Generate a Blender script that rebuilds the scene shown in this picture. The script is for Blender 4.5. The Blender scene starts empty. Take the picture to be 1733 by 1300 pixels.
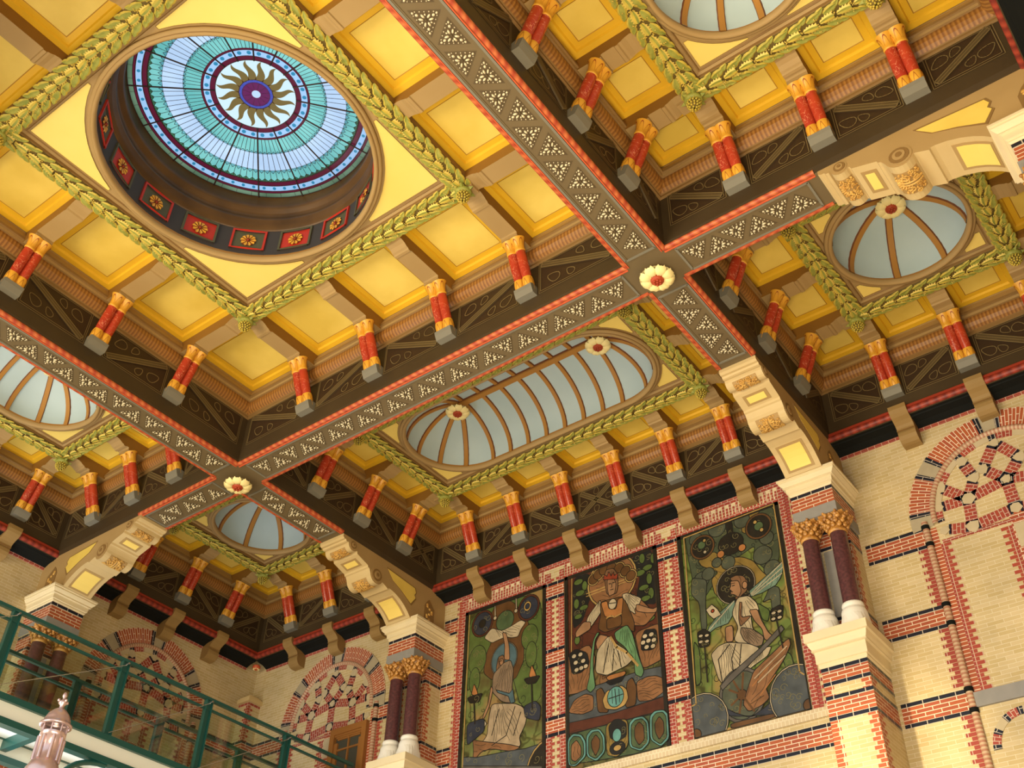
import bpy, math, random, json
from math import pi, sin, cos, atan2, hypot
random.seed(7)
radians_ = math.radians
S = 4.0            # one drawing unit is four metres
BZ = 11.88         # height of the beam undersides above the hall floor
sc = bpy.context.scene
COL = sc.collection

# ------------------------------------------------------------- camera
cd = bpy.data.cameras.new('camera'); cam = bpy.data.objects.new('camera', cd); COL.objects.link(cam)
def conv(x, y, z): return (x*S, y*S, z*S + BZ)
cam.location = conv(2.1373, -1.1992, -2.5698)
def eul(a, b, c):
    from mathutils import Matrix
    return Matrix.Rotation(a, 3, 'Z') @ Matrix.Rotation(b, 3, 'X') @ Matrix.Rotation(c, 3, 'Z')
cam.rotation_euler = eul(0.6664, 2.2786, 0.0290).to_euler()
cd.sensor_fit = 'HORIZONTAL'; cd.sensor_width = 36.0
cd.lens = 36.0*1827.7/1733.0
cd.clip_start = 0.05; cd.clip_end = 500
sc.camera = cam

# ------------------------------------------------------------- world: pale sky above, added warm fill below in place of ground bounce
w = bpy.data.worlds.new('world'); sc.world = w; w.use_nodes = True
nt = w.node_tree; nt.nodes.clear()
o_ = nt.nodes.new('ShaderNodeOutputWorld'); bg = nt.nodes.new('ShaderNodeBackground')
tc = nt.nodes.new('ShaderNodeTexCoord'); sp = nt.nodes.new('ShaderNodeSeparateXYZ'); rm = nt.nodes.new('ShaderNodeValToRGB'); mr = nt.nodes.new('ShaderNodeMapRange')
nt.links.new(tc.outputs['Generated'], sp.inputs[0]); nt.links.new(sp.outputs['Z'], mr.inputs['Value'])
mr.inputs['From Min'].default_value = -1; mr.inputs['From Max'].default_value = 1
nt.links.new(mr.outputs[0], rm.inputs[0])
rm.color_ramp.elements[0].position = 0.42; rm.color_ramp.elements[0].color = (0.52, 0.44, 0.33, 1)
rm.color_ramp.elements[1].position = 0.56; rm.color_ramp.elements[1].color = (1.02, 1.22, 1.38, 1)
nt.links.new(rm.outputs[0], bg.inputs[0]); bg.inputs[1].default_value = 0.75
nt.links.new(bg.outputs[0], o_.inputs[0])

# ------------------------------------------------------------- large lights
def area(name, loc, target, sx, sy, power, color):
    l = bpy.data.lights.new(name, 'AREA'); l.shape = 'RECTANGLE'; l.size = sx; l.size_y = sy; l.energy = power; l.color = color
    o = bpy.data.objects.new(name, l); COL.objects.link(o); o.location = conv(*loc)
    from mathutils import Vector
    d = Vector(conv(*target)) - Vector(conv(*loc)); o.rotation_euler = d.to_track_quat('-Z', 'Y').to_euler()
    return o
area('added_fill_front', (-0.6, -3.4, -1.9), (0.2, 0.9, 0.1), 9, 7, 2300, (1.0, 0.86, 0.62))  # added warm fill from the open front side, no window there
area('assumed_cool_light_left', (-2.05, 0.1, -1.9), (0.2, 1.4, 0.1), 5, 5, 560, (0.80, 0.88, 1.0))  # assumed cool daylight from the left, source unseen
area('assumed_cool_light_right', (2.05, -.2, -2.5), (1.1, 2.15, -1.25), 1.6, 2.4, 170, (0.84, 0.92, 1.0))  # assumed cool light on the right faces of the piers, source unseen
area('assumed_warm_light_right', (1.5, -0.9, -2.3), (1.2, 0.9, 0.2), 3, 3, 650, (1.0, 0.80, 0.50))  # assumed warm light from low on the right, no lamp built

sl = bpy.data.lights.new('assumed_low_sun_spot', 'SPOT'); sl.energy = 9000; sl.color = (1.0, .84, .52); sl.spot_size = .17; sl.spot_blend = .8; sl.shadow_soft_size = .3  # assumed sunbeam: added warm spot for the bright patch low on the pier
so = bpy.data.objects.new('assumed_low_sun_spot', sl); COL.objects.link(so); so.location = conv(.3, -1.7, -2.5)
from mathutils import Vector
so.rotation_euler = (Vector(conv(1.0, 2.05, -1.30)) - Vector(conv(.3, -1.7, -2.5))).to_track_quat('-Z', 'Y').to_euler()
sc.view_settings.view_transform = 'Standard'; sc.view_settings.look = 'None'
sc.view_settings.gamma = 1.0; sc.view_settings.use_curve_mapping = False
sc.view_settings.exposure = 0.25

# ------------------------------------------------------------- materials
MAT = {}
def mat(name, col, rough=0.7, spec=0.3, metal=0.0, noise=None, bump=None, veins=None, extra=None, transm=False):
    m = bpy.data.materials.new(name); m.use_nodes = True; n = m.node_tree; L = n.links
    b = n.nodes['Principled BSDF']; b.inputs['Roughness'].default_value = rough; b.inputs['Metallic'].default_value = metal
    b.inputs['Specular IOR Level'].default_value = spec
    c = (*col, 1); b.inputs['Base Color'].default_value = c
    t = n.nodes.new('ShaderNodeTexCoord'); src = None
    if noise:
        sc_, amt, col2 = noise[:3]
        nz = n.nodes.new('ShaderNodeTexNoise'); nz.inputs['Scale'].default_value = sc_; nz.inputs['Detail'].default_value = 5
        L.new(t.outputs['Object'], nz.inputs['Vector'])
        r = n.nodes.new('ShaderNodeValToRGB'); r.color_ramp.elements[0].position = 0.5 - amt; r.color_ramp.elements[1].position = 0.5 + amt
        r.color_ramp.elements[0].color = (*col2, 1); r.color_ramp.elements[1].color = c
        L.new(nz.outputs['Fac'], r.inputs[0]); src = r.outputs[0]
    if veins:
        vs, th, vc = veins
        nz = n.nodes.new('ShaderNodeTexNoise'); nz.inputs['Scale'].default_value = vs; nz.inputs['Detail'].default_value = 3; nz.inputs['Distortion'].default_value = 1.2
        L.new(t.outputs['Object'], nz.inputs['Vector'])
        r = n.nodes.new('ShaderNodeValToRGB'); e = r.color_ramp.elements
        e[0].position = 0.5 - th; e[0].color = (0, 0, 0, 1); e[1].position = 0.5; e[1].color = (1, 1, 1, 1); k = e.new(0.5 + th); k.color = (0, 0, 0, 1)
        L.new(nz.outputs['Fac'], r.inputs[0])
        mx = n.nodes.new('ShaderNodeMix'); mx.data_type = 'RGBA'; mx.inputs[7].default_value = (*vc, 1)
        if src: L.new(src, mx.inputs[6])
        else: mx.inputs[6].default_value = c
        L.new(r.outputs[0], mx.inputs[0]); src = mx.outputs[2]
    if src: L.new(src, b.inputs['Base Color'])
    if bump:
        nb = n.nodes.new('ShaderNodeTexNoise'); nb.inputs['Scale'].default_value = bump[0]; nb.inputs['Detail'].default_value = 4
        L.new(t.outputs['Object'], nb.inputs['Vector'])
        bp = n.nodes.new('ShaderNodeBump'); bp.inputs['Strength'].default_value = bump[1]; bp.inputs['Distance'].default_value = 0.02
        L.new(nb.outputs['Fac'], bp.inputs['Height']); L.new(bp.outputs[0], b.inputs['Normal'])
    MAT[name] = m; return m

mat('yellow_paint', (0.78, 0.47, 0.022), 0.5, noise=(1.3, .25, (0.68, 0.39, 0.020)))
mat('yellow_field', (0.86, 0.64, 0.14), 0.5, noise=(1.1, .16, (0.70, 0.49, 0.08)))
mat('yellow_pale', (0.90, 0.70, 0.20), 0.5, noise=(1.1, .3, (0.84, 0.62, 0.14)))
mat('yellow_line', (0.42, 0.20, 0.02), 0.6)
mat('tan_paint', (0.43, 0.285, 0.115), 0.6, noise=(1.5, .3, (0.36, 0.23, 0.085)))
mat('corbel_tan', (0.32, 0.20, 0.07), 0.6, noise=(1.5, .3, (0.26, 0.16, 0.05)))
mat('tan_dark', (0.24, 0.14, 0.045), 0.6, noise=(1.5, .3, (0.24, 0.13, 0.04)))
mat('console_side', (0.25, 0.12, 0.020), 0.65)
mat('panel_dark', (0.066, 0.044, 0.020), 0.5, noise=(1.2, .3, (0.045, 0.028, 0.012)))
mat('panel_bar', (0.105, 0.074, 0.032), 0.45, noise=(2.5, .3, (0.07, 0.045, 0.018)))
mat('panel_recess', (0.040, 0.022, 0.010), 0.5)
mat('gold_line', (0.19, 0.135, 0.055), 0.5)
mat('beam_olive', (0.165, 0.122, 0.060), 0.55, noise=(1.4, .3, (0.14, 0.10, 0.05)))
mat('beam_grey', (0.20, 0.185, 0.14), 0.5)
mat('ornament_ground', (0.10, 0.070, 0.034), 0.6)
mat('bead_cream', (0.70, 0.62, 0.42), 0.45)
mat('leaf_green', (0.20, 0.235, 0.040), 0.5, noise=(9, .18, (0.38, 0.36, 0.07)))
mat('leaf_gold', (0.64, 0.46, 0.06), 0.5, noise=(12, .2, (0.42, 0.36, 0.06)))
mat('leaf_tip', (0.74, 0.56, 0.12), 0.45)
mat('garland_ground', (0.125, 0.085, 0.018), 0.7)
mat('gilt', (0.80, 0.40, 0.035), 0.4, 0.5, noise=(5, .3, (0.66, 0.32, 0.03)))
mat('gilt_dark', (0.26, 0.035, 0.01), 0.5)
mat('red_marble', (0.50, 0.060, 0.016), 0.25, 0.5, noise=(4, .3, (0.34, 0.03, 0.02)), veins=(7, .008, (0.75, 0.30, 0.15)))
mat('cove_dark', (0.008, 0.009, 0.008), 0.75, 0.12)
mat('cream_stone', (0.78, 0.66, 0.40), 0.55, noise=(2, .3, (0.70, 0.58, 0.36)))
mat('base_stone', (0.80, 0.76, 0.66), 0.5)
mat('grey_stone', (0.30, 0.28, 0.25), 0.6, noise=(6, .3, (0.24, 0.23, 0.21)))
mat('block_stone', (0.44, 0.37, 0.24), 0.7, noise=(7, .3, (0.37, 0.31, 0.2)))
mat('node_stone', (0.56, 0.46, 0.29), 0.7, noise=(6, .3, (0.48, 0.39, 0.23)))
mat('porphyry', (0.115, 0.040, 0.040), 0.25, 0.6, noise=(25, .15, (0.07, 0.028, 0.03)))
mat('capital_gilt', (0.62, 0.31, 0.07), 0.38, 0.6, noise=(14, .15, (0.30, 0.12, 0.02)))
mat('sky_plaster', (0.52, 0.63, 0.64), 0.7, noise=(0.8, .25, (0.40, 0.52, 0.54)))
mat('rib_brown', (0.42, 0.20, 0.04), 0.55)
mat('rib_edge', (0.17, 0.055, 0.02), 0.6)
mat('petal', (0.92, 0.78, 0.36), 0.45)
mat('petal_core', (0.40, 0.06, 0.02), 0.5)
mat('drum_dark', (0.055, 0.045, 0.040), 0.6)
mat('drum_brown', (0.13, 0.065, 0.020), 0.4, noise=(2, .2, (0.07, 0.035, 0.012)))
mat('red_paint', (0.50, 0.035, 0.015), 0.5)
mat('drum_green', (0.10, 0.09, 0.045), 0.6)
mat('pierce_ground', (0.20, 0.15, 0.08), 0.6)
mat('wood_window', (0.33, 0.14, 0.035), 0.5)
mat('pane_dark', (0.07, 0.075, 0.06), 0.15, 0.6)
mat('steel_green', (0.012, 0.085, 0.075), 0.3, 0.6)
mat('steel_bright', (0.55, 0.57, 0.58), 0.25, metal=0.9)
mat('copper', (0.52, 0.38, 0.38), 0.25, metal=0.7)
mat('deck_pale_glare', (0.86, 0.88, 0.80), 0.5)  # pale deck colour, raised to carry the white glare on the bridge
mat('leading', (0.035, 0.02, 0.02), 0.6)
def trans(name, col, col2=None):
    m = bpy.data.materials.new(name); m.use_nodes = True; n = m.node_tree; n.nodes.clear()
    o = n.nodes.new('ShaderNodeOutputMaterial'); t = n.nodes.new('ShaderNodeBsdfTranslucent'); d = n.nodes.new('ShaderNodeBsdfGlossy'); mx = n.nodes.new('ShaderNodeMixShader')
    d.inputs['Roughness'].default_value = 0.2; mx.inputs[0].default_value = 0.04
    tc = n.nodes.new('ShaderNodeTexCoord'); nz = n.nodes.new('ShaderNodeTexNoise'); nz.inputs['Scale'].default_value = 1.6
    r = n.nodes.new('ShaderNodeValToRGB'); r.color_ramp.elements[0].position = .38; r.color_ramp.elements[1].position = .62
    r.color_ramp.elements[0].color = (*(col2 or col), 1); r.color_ramp.elements[1].color = (*col, 1)
    n.links.new(tc.outputs['Object'], nz.inputs['Vector']); n.links.new(nz.outputs['Fac'], r.inputs[0]); n.links.new(r.outputs[0], t.inputs[0])
    n.links.new(t.outputs[0], mx.inputs[1]); n.links.new(d.outputs[0], mx.inputs[2]); n.links.new(mx.outputs[0], o.inputs[0]); MAT[name] = m
trans('glass_white', (0.72, 0.82, 0.95), (0.58, 0.68, 0.84)); trans('glass_teal', (0.30, 0.70, 0.60), (0.17, 0.52, 0.46)); trans('glass_green', (0.24, 0.34, 0.20), (0.14, 0.22, 0.12))
trans('glass_blue', (0.46, 0.64, 0.88)); trans('glass_cyan', (0.08, 0.42, 0.50)); trans('glass_purple', (0.16, 0.015, 0.09)); trans('glass_indigo', (0.08, 0.09, 0.42))
trans('glass_brown', (0.30, 0.16, 0.045)); trans('glass_red', (0.14, 0.01, 0.03)); trans('glass_pale', (0.78, 0.88, 0.86))
def clear_glass():
    m = bpy.data.materials.new('clear_glass'); m.use_nodes = True; n = m.node_tree; n.nodes.clear()
    o = n.nodes.new('ShaderNodeOutputMaterial'); t = n.nodes.new('ShaderNodeBsdfTransparent'); g = n.nodes.new('ShaderNodeBsdfGlossy'); mx = n.nodes.new('ShaderNodeMixShader')
    t.inputs[0].default_value = (0.92, 0.95, 0.91, 1); g.inputs['Roughness'].default_value = 0.03; g.inputs[0].default_value = (.8, .9, .9, 1); mx.inputs[0].default_value = 0.10
    n.links.new(t.outputs[0], mx.inputs[1]); n.links.new(g.outputs[0], mx.inputs[2]); n.links.new(mx.outputs[0], o.inputs[0]); MAT['clear_glass'] = m
clear_glass()
def brick(name, c1, c2, mortar, bw=0.215, rh=0.0554, ms=0.006, rough=0.5):
    m = bpy.data.materials.new(name); m.use_nodes = True; n = m.node_tree; L = n.links; b = n.nodes['Principled BSDF']
    b.inputs['Roughness'].default_value = rough; b.inputs['Specular IOR Level'].default_value = 0.35
    uv = n.nodes.new('ShaderNodeUVMap'); br = n.nodes.new('ShaderNodeTexBrick'); br.inputs['Scale'].default_value = 1.0
    br.inputs['Brick Width'].default_value = bw; br.inputs['Row Height'].default_value = rh; br.inputs['Mortar Size'].default_value = ms
    br.inputs['Mortar Smooth'].default_value = 0.15; br.inputs['Bias'].default_value = 0.0
    br.inputs['Color1'].default_value = (*c1, 1); br.inputs['Color2'].default_value = (*c2, 1); br.inputs['Mortar'].default_value = (*mortar, 1)
    L.new(uv.outputs[0], br.inputs['Vector'])
    nz = n.nodes.new('ShaderNodeTexNoise'); nz.inputs['Scale'].default_value = 1.1; nz.inputs['Detail'].default_value = 6; L.new(uv.outputs[0], nz.inputs['Vector'])
    mr = n.nodes.new('ShaderNodeMapRange'); mr.inputs['From Min'].default_value = .3; mr.inputs['From Max'].default_value = .7; mr.inputs['To Min'].default_value = .84; mr.inputs['To Max'].default_value = 1.1
    L.new(nz.outputs['Fac'], mr.inputs['Value'])
    mx = n.nodes.new('ShaderNodeMix'); mx.data_type = 'RGBA'; mx.blend_type = 'MULTIPLY'; mx.inputs[0].default_value = 1.0
    L.new(br.outputs['Color'], mx.inputs[6]); L.new(mr.outputs[0], mx.inputs[7]); L.new(mx.outputs[2], b.inputs['Base Color'])
    bp = n.nodes.new('ShaderNodeBump'); bp.inputs['Strength'].default_value = 0.4; bp.inputs['Distance'].default_value = 0.01; bp.invert = True
    L.new(br.outputs['Fac'], bp.inputs['Height']); L.new(bp.outputs[0], b.inputs['Normal']); MAT[name] = m
brick('brick_yellow', (0.62, 0.49, 0.27), (0.54, 0.41, 0.19), (0.72, 0.63, 0.43), ms=0.0035)
brick('brick_red', (0.44, 0.105, 0.035), (0.36, 0.08, 0.04), (0.80, 0.66, 0.48), ms=0.006)
brick('brick_black', (0.016, 0.018, 0.030), (0.012, 0.014, 0.022), (0.55, 0.48, 0.38), rh=10.0, ms=0.006, rough=0.3)
brick('brick_header', (0.38, 0.065, 0.035), (0.31, 0.05, 0.04), (0.62, 0.46, 0.34), bw=0.11, ms=.005)
brick('brick_band', (0.42, 0.10, 0.035), (0.34, 0.075, 0.05), (0.80, 0.66, 0.48))
def stripes(name, c1, c2, freq, duty=0.5, rough=0.5, bump=0.6, skew=0.0):
    """bands across the length of a moulding, from its UV u coordinate in metres"""
    m = bpy.data.materials.new(name); m.use_nodes = True; n = m.node_tree; L = n.links; b = n.nodes['Principled BSDF']; b.inputs['Roughness'].default_value = rough
    uv = n.nodes.new('ShaderNodeUVMap'); sp = n.nodes.new('ShaderNodeSeparateXYZ'); L.new(uv.outputs[0], sp.inputs[0])
    ad = n.nodes.new('ShaderNodeMath'); ad.operation = 'MULTIPLY_ADD'; L.new(sp.outputs[1], ad.inputs[0]); ad.inputs[1].default_value = skew; L.new(sp.outputs[0], ad.inputs[2])
    mu = n.nodes.new('ShaderNodeMath'); mu.operation = 'MULTIPLY'; mu.inputs[1].default_value = freq; L.new(ad.outputs[0], mu.inputs[0])
    fr = n.nodes.new('ShaderNodeMath'); fr.operation = 'FRACT'; L.new(mu.outputs[0], fr.inputs[0])
    r = n.nodes.new('ShaderNodeValToRGB'); e = r.color_ramp.elements; e[0].position = 0.0; e[0].color = (*c1, 1); e[1].position = duty; e[1].color = (*c2, 1)
    k = e.new(min(duty + .12, .9)); k.color = (*c2, 1); k2 = e.new(.97); k2.color = (*c1, 1)
    L.new(fr.outputs[0], r.inputs[0]); L.new(r.outputs[0], b.inputs['Base Color']); MAT[name] = m
stripes('roll_orange', (0.60, 0.165, 0.05), (0.38, 0.050, 0.018), 7.5, 0.42, skew=.5)
stripes('roll_edge', (0.62, 0.11, 0.035), (0.55, 0.09, 0.03), 7.0, 0.6)
stripes('roll_red', (0.36, 0.05, 0.025), (0.17, 0.018, 0.012), 7.5, 0.5)
mat('edge_red', (0.30, 0.035, 0.015), 0.5)
stripes('egg_dart', (0.38, 0.175, 0.035), (0.20, 0.075, 0.014), 18.0, 0.5)
def mosaic_ground(name, col, rough, spec, noise):
    m = mat(name, col, rough, spec, noise=noise); n = m.node_tree; L = n.links; b = n.nodes['Principled BSDF']
    tc = n.nodes.new('ShaderNodeTexCoord'); d2 = n.nodes.new('ShaderNodeTexNoise'); d2.inputs['Scale'].default_value = 1.7; d2.inputs['Detail'].default_value = 3; L.new(tc.outputs['Object'], d2.inputs['Vector'])
    r = n.nodes.new('ShaderNodeValToRGB'); e = r.color_ramp.elements; e[0].position = .36; e[0].color = (*[v*.5 for v in col], 1); e[1].position = .64; e[1].color = (col[0]*1.5, col[1]*1.15, col[2]*1.3, 1); k = e.new(.5); k.color = (col[0]*.75, col[1]*1.15, col[2], 1)
    L.new(d2.outputs['Fac'], r.inputs[0])
    mp = n.nodes.new('ShaderNodeMix'); mp.data_type = 'RGBA'; mp.inputs[0].default_value = .35; L.new(tc.outputs['Object'], mp.inputs[6]); L.new(d2.outputs['Color'], mp.inputs[7])
    vo = n.nodes.new('ShaderNodeTexVoronoi'); vo.feature = 'DISTANCE_TO_EDGE'; vo.inputs['Scale'].default_value = 4.5; L.new(mp.outputs[2], vo.inputs['Vector'])
    r2 = n.nodes.new('ShaderNodeValToRGB'); r2.color_ramp.elements[0].position = .02; r2.color_ramp.elements[0].color = (.5, .48, .42, 1); r2.color_ramp.elements[1].position = .07; L.new(vo.outputs['Distance'], r2.inputs[0])
    mx = n.nodes.new('ShaderNodeMix'); mx.data_type = 'RGBA'; mx.blend_type = 'MULTIPLY'; mx.inputs[0].default_value = 1; L.new(r.outputs[0], mx.inputs[6]); L.new(r2.outputs[0], mx.inputs[7]); L.new(mx.outputs[2], b.inputs['Base Color'])
    return m
for nm, c in dict(m_green=(.17, .20, .035), m_smoke=(.07, .085, .045), m_ochre=(.26, .17, .04), m_olive=(.085, .095, .06), m_brown=(.13, .06, .02), m_dark=(.022, .018, .012), m_grn=(.08, .12, .05),
                  m_cream=(.52, .42, .26), m_gold=(.46, .29, .09), m_orange=(.42, .17, .05), m_leaf=(.10, .145, .035), m_maroon=(.10, .030, .015), m_wing=(.17, .26, .18), m_red=(.30, .05, .02), m_hair=(.22, .11, .05),
                  m_skin=(.36, .19, .09), m_cloth=(.50, .40, .24), m_robe=(.25, .17, .10), m_robe2=(.42, .31, .18), m_grey=(.12, .105, .085), m_wood=(.27, .125, .05), m_navy=(.035, .040, .055), m_slate=(.085, .095, .095),
                  m_jade=(.13, .26, .11), m_teal=(.13, .32, .27), m_teal2=(.08, .14, .15), m_black=(.018, .018, .016), m_bgR=(.17, .155, .04), m_bgL=(.18, .145, .045), m_bgC=(.13, .085, .03)).items():
    (mosaic_ground if nm[:4] == 'm_bg' else mat)(nm, c, 0.35, 0.5, noise=(5, .2, tuple(v*.6 for v in c)))

# ------------------------------------------------------------- mesh builder
class MB:
    def __init__(s): s.v = []; s.f = []; s.m = []; s.uv = []; s.sm = []
    def face(s, pts, m, uv=None, smooth=False):
        i = len(s.v); s.v += [tuple(p) for p in pts]; s.f.append(tuple(range(i, i+len(pts)))); s.m.append(m); s.uv.append(uv); s.sm.append(smooth)
    def grid(s, rows, m, uvs=None, smooth=True, close=False):
        """rows: list of equal-length point lists; shared vertices"""
        i = len(s.v); n = len(rows[0])
        for r in rows: s.v += [tuple(p) for p in r]
        for a in range(len(rows)-1):
            for b in range(n if close else n-1):
                b2 = (b+1) % n
                s.f.append((i+a*n+b, i+a*n+b2, i+(a+1)*n+b2, i+(a+1)*n+b)); s.m.append(m[a] if isinstance(m, list) else m); s.sm.append(smooth)
                if uvs:
                    u = uvs(a, b), uvs(a, b+1), uvs(a+1, b+1), uvs(a+1, b); s.uv.append(u)
                else: s.uv.append(None)
    def box(s, x0, x1, y0, y1, z0, z1, m):
        p = [(x0, y0, z0), (x1, y0, z0), (x1, y1, z0), (x0, y1, z0), (x0, y0, z1), (x1, y0, z1), (x1, y1, z1), (x0, y1, z1)]
        for q in ((3, 2, 1, 0), (4, 5, 6, 7), (0, 1, 5, 4), (1, 2, 6, 5), (2, 3, 7, 6), (3, 0, 4, 7)): s.face([p[k] for k in q], m)
    def prism(s, f, pts, d0, d1, m, mside=None, uv=None):
        """flat polygon lifted from d0 to d1 along the mapping f(a, b, d)"""
        s.face([f(a, b, d1) for a, b in pts], m, uv)
        n = len(pts)
        for k in range(n):
            a, b = pts[k], pts[(k+1) % n]
            s.face([f(*a, d0), f(*b, d0), f(*b, d1), f(*a, d1)], mside or m)
    def tube(s, p, q, r, m, n=8, r2=None, caps=True):
        from mathutils import Vector
        p = Vector(p); q = Vector(q); d = (q-p).normalized(); a = d.cross(Vector((0, 0, 1)));
        if a.length < .01: a = Vector((1, 0, 0))
        a.normalize(); b = d.cross(a); r2 = r if r2 is None else r2
        R = [[tuple(c + rr*(cos(2*pi*k/n)*a + sin(2*pi*k/n)*b)) for k in range(n)] for c, rr in ((p, r), (q, r2))]
        s.grid(R, m, close=True)
        if caps: s.face(R[0], m); s.face(R[1], m)
    def lathe(s, c, prof, n, m, smooth=True, a0=0, phase=0):
        rows = [[(c[0]+r*cos(2*pi*k/n+phase), c[1]+r*sin(2*pi*k/n+phase), c[2]+z) for k in range(n)] for r, z in prof]
        s.grid(rows, m, close=True, smooth=smooth, uvs=lambda a, b: (b*2*pi*prof[min(a, len(prof)-1)][0]/n*S, prof[min(a, len(prof)-1)][1]*S))
    def blob(s, c, rx, ry, rz, m, ang=0, n=6, k=3):
        rows = []
        for j in range(k+1):
            t = pi*j/k
            rows.append([])
            for i in range(n):
                x = rx*sin(t)*cos(2*pi*i/n); y = ry*sin(t)*sin(2*pi*i/n); z = rz*cos(t)
                rows[-1].append((c[0]+x*cos(ang)-y*sin(ang), c[1]+x*sin(ang)+y*cos(ang), c[2]+z))
        s.grid(rows, m, close=True)
    def build(s, name, parent=None, label=None):
        me = bpy.data.meshes.new(name); me.from_pydata([(x*S, y*S, z*S) for x, y, z in s.v], [], s.f)
        names = []
        for m in s.m:
            if m not in names: names.append(m)
        for m in names: me.materials.append(MAT[m])
        uvl = me.uv_layers.new(name='UVMap'); idx = {m: i for i, m in enumerate(names)}
        for k, p in enumerate(me.polygons):
            p.material_index = idx[s.m[k]]; p.use_smooth = s.sm[k]; u = s.uv[k]
            if u is None:
                nn = p.normal; ax = max(range(3), key=lambda i: abs(nn[i]))
                for li in p.loop_indices:
                    co = me.vertices[me.loops[li].vertex_index].co
                    uvl.data[li].uv = (co[1], co[2]) if ax == 0 else ((co[0], co[2]) if ax == 1 else (co[0], co[1]))
            else:
                for j, li in enumerate(p.loop_indices): uvl.data[li].uv = u[j]
        me.update()
        o = bpy.data.objects.new(name, me); COL.objects.link(o)
        if parent: o.parent = parent
        else: o.location = (0, 0, BZ)
        if label: o['label'] = label
        return o
def thing(name, label, cat, loc=(0, 0, 0), rz=0, group=None):
    o = bpy.data.objects.new(name, None); COL.objects.link(o); o.location = conv(*loc); o.rotation_euler = (0, 0, rz); o.empty_display_size = 0.1
    o['label'] = label; o['category'] = cat
    if group: o['group'] = group
    return o
def struct(o, label=None):
    o['kind'] = 'structure'
    if label: o['label'] = label
    return o
def dup(root, loc, rz, label, group=None):
    r = root.copy(); COL.objects.link(r); r.location = conv(*loc); r.rotation_euler = (0, 0, rz); r['label'] = label
    if group: r['group'] = group
    for ch in list(root.children):
        c = ch.copy(); COL.objects.link(c); c.parent = r
        for g in list(ch.children):
            d = g.copy(); COL.objects.link(d); d.parent = c
    return r
def copy_part(proto, parent, loc, rz=0):
    c = proto.copy(); COL.objects.link(c); c.parent = parent; c.location = (loc[0]*S, loc[1]*S, loc[2]*S); c.rotation_euler = (0, 0, rz)
    for g in list(proto.children):
        d = g.copy(); COL.objects.link(d); d.parent = c
    return c
def rect_prof(mb, hx, hy, prof, mats, smooth=False):
    """sweep (inset, z) round a rectangle"""
    per = [0, 2*hx, 2*hx+2*hy, 4*hx+2*hy, 4*hx+4*hy]
    for k in range(len(prof)-1):
        (i0, z0), (i1, z1) = prof[k], prof[k+1]; m = mats[k] if isinstance(mats, list) else mats
        def cu(p, j): return (p[0] if j == 0 else p[1] if j == 1 else -p[0] if j == 2 else -p[1])*S
        A = [(-hx+i0, -hy+i0, z0), (hx-i0, -hy+i0, z0), (hx-i0, hy-i0, z0), (-hx+i0, hy-i0, z0)]
        B = [(-hx+i1, -hy+i1, z1), (hx-i1, -hy+i1, z1), (hx-i1, hy-i1, z1), (-hx+i1, hy-i1, z1)]
        for j in range(4):
            j2 = (j+1) % 4
            mb.face([A[j], A[j2], B[j2], B[j]], m, [(cu(A[j], j), k*.02*S), (cu(A[j2], j), k*.02*S), (cu(B[j2], j), (k+1)*.02*S), (cu(B[j], j), (k+1)*.02*S)], smooth)
def stadium(r, hlx, hly, n=48):
    """points and outward normals of a circle stretched by straight halves"""
    out = []
    for k in range(n):
        a = 2*pi*(k+.5)/n; c, s_ = cos(a), sin(a)
        out.append((r*c + (hlx if c > 0 else -hlx), r*s_ + (hly if s_ > 0 else -hly), c, s_))
    return out
ORD = ['first', 'second', 'third', 'fourth', 'fifth', 'sixth', 'seventh', 'eighth', 'ninth', 'tenth']

# ------------------------------------------------------------- flat drawing helpers
def ribbon(mb, f, pts, wd, d, m, closed=False):
    n = len(pts)
    for k in range(n if closed else n-1):
        (x0, y0), (x1, y1) = pts[k], pts[(k+1) % n]; l = hypot(x1-x0, y1-y0)
        if l < 1e-6: continue
        ax, ay = (x1-x0)/l, (y1-y0)/l; nx, ny = -ay*wd/2, ax*wd/2; e = wd*.3
        x0 -= ax*e; y0 -= ay*e; x1 += ax*e; y1 += ay*e
        mb.face([f(x0+nx, y0+ny, d), f(x1+nx, y1+ny, d), f(x1-nx, y1-ny, d), f(x0-nx, y0-ny, d)], m)
def ell(cx, cy, rx, ry=None, n=20, a0=0, a1=2*pi):
    ry = ry or rx; full = abs(a1-a0-2*pi) < 1e-6
    return [(cx+rx*cos(a0+(a1-a0)*k/(n if full else n-1)), cy+ry*sin(a0+(a1-a0)*k/(n if full else n-1))) for k in range(n)]
def drop(cx, cy, r, ang, n=14):
    out = []
    for k in range(n):
        a = 2*pi*k/n; x = r*cos(a)*(1.0 if cos(a) < 0 else 1.7); y = r*sin(a)*(1-.35*max(0, cos(a)))
        out.append((cx+x*cos(ang)-y*sin(ang), cy+x*sin(ang)+y*cos(ang)))
    return out

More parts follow.
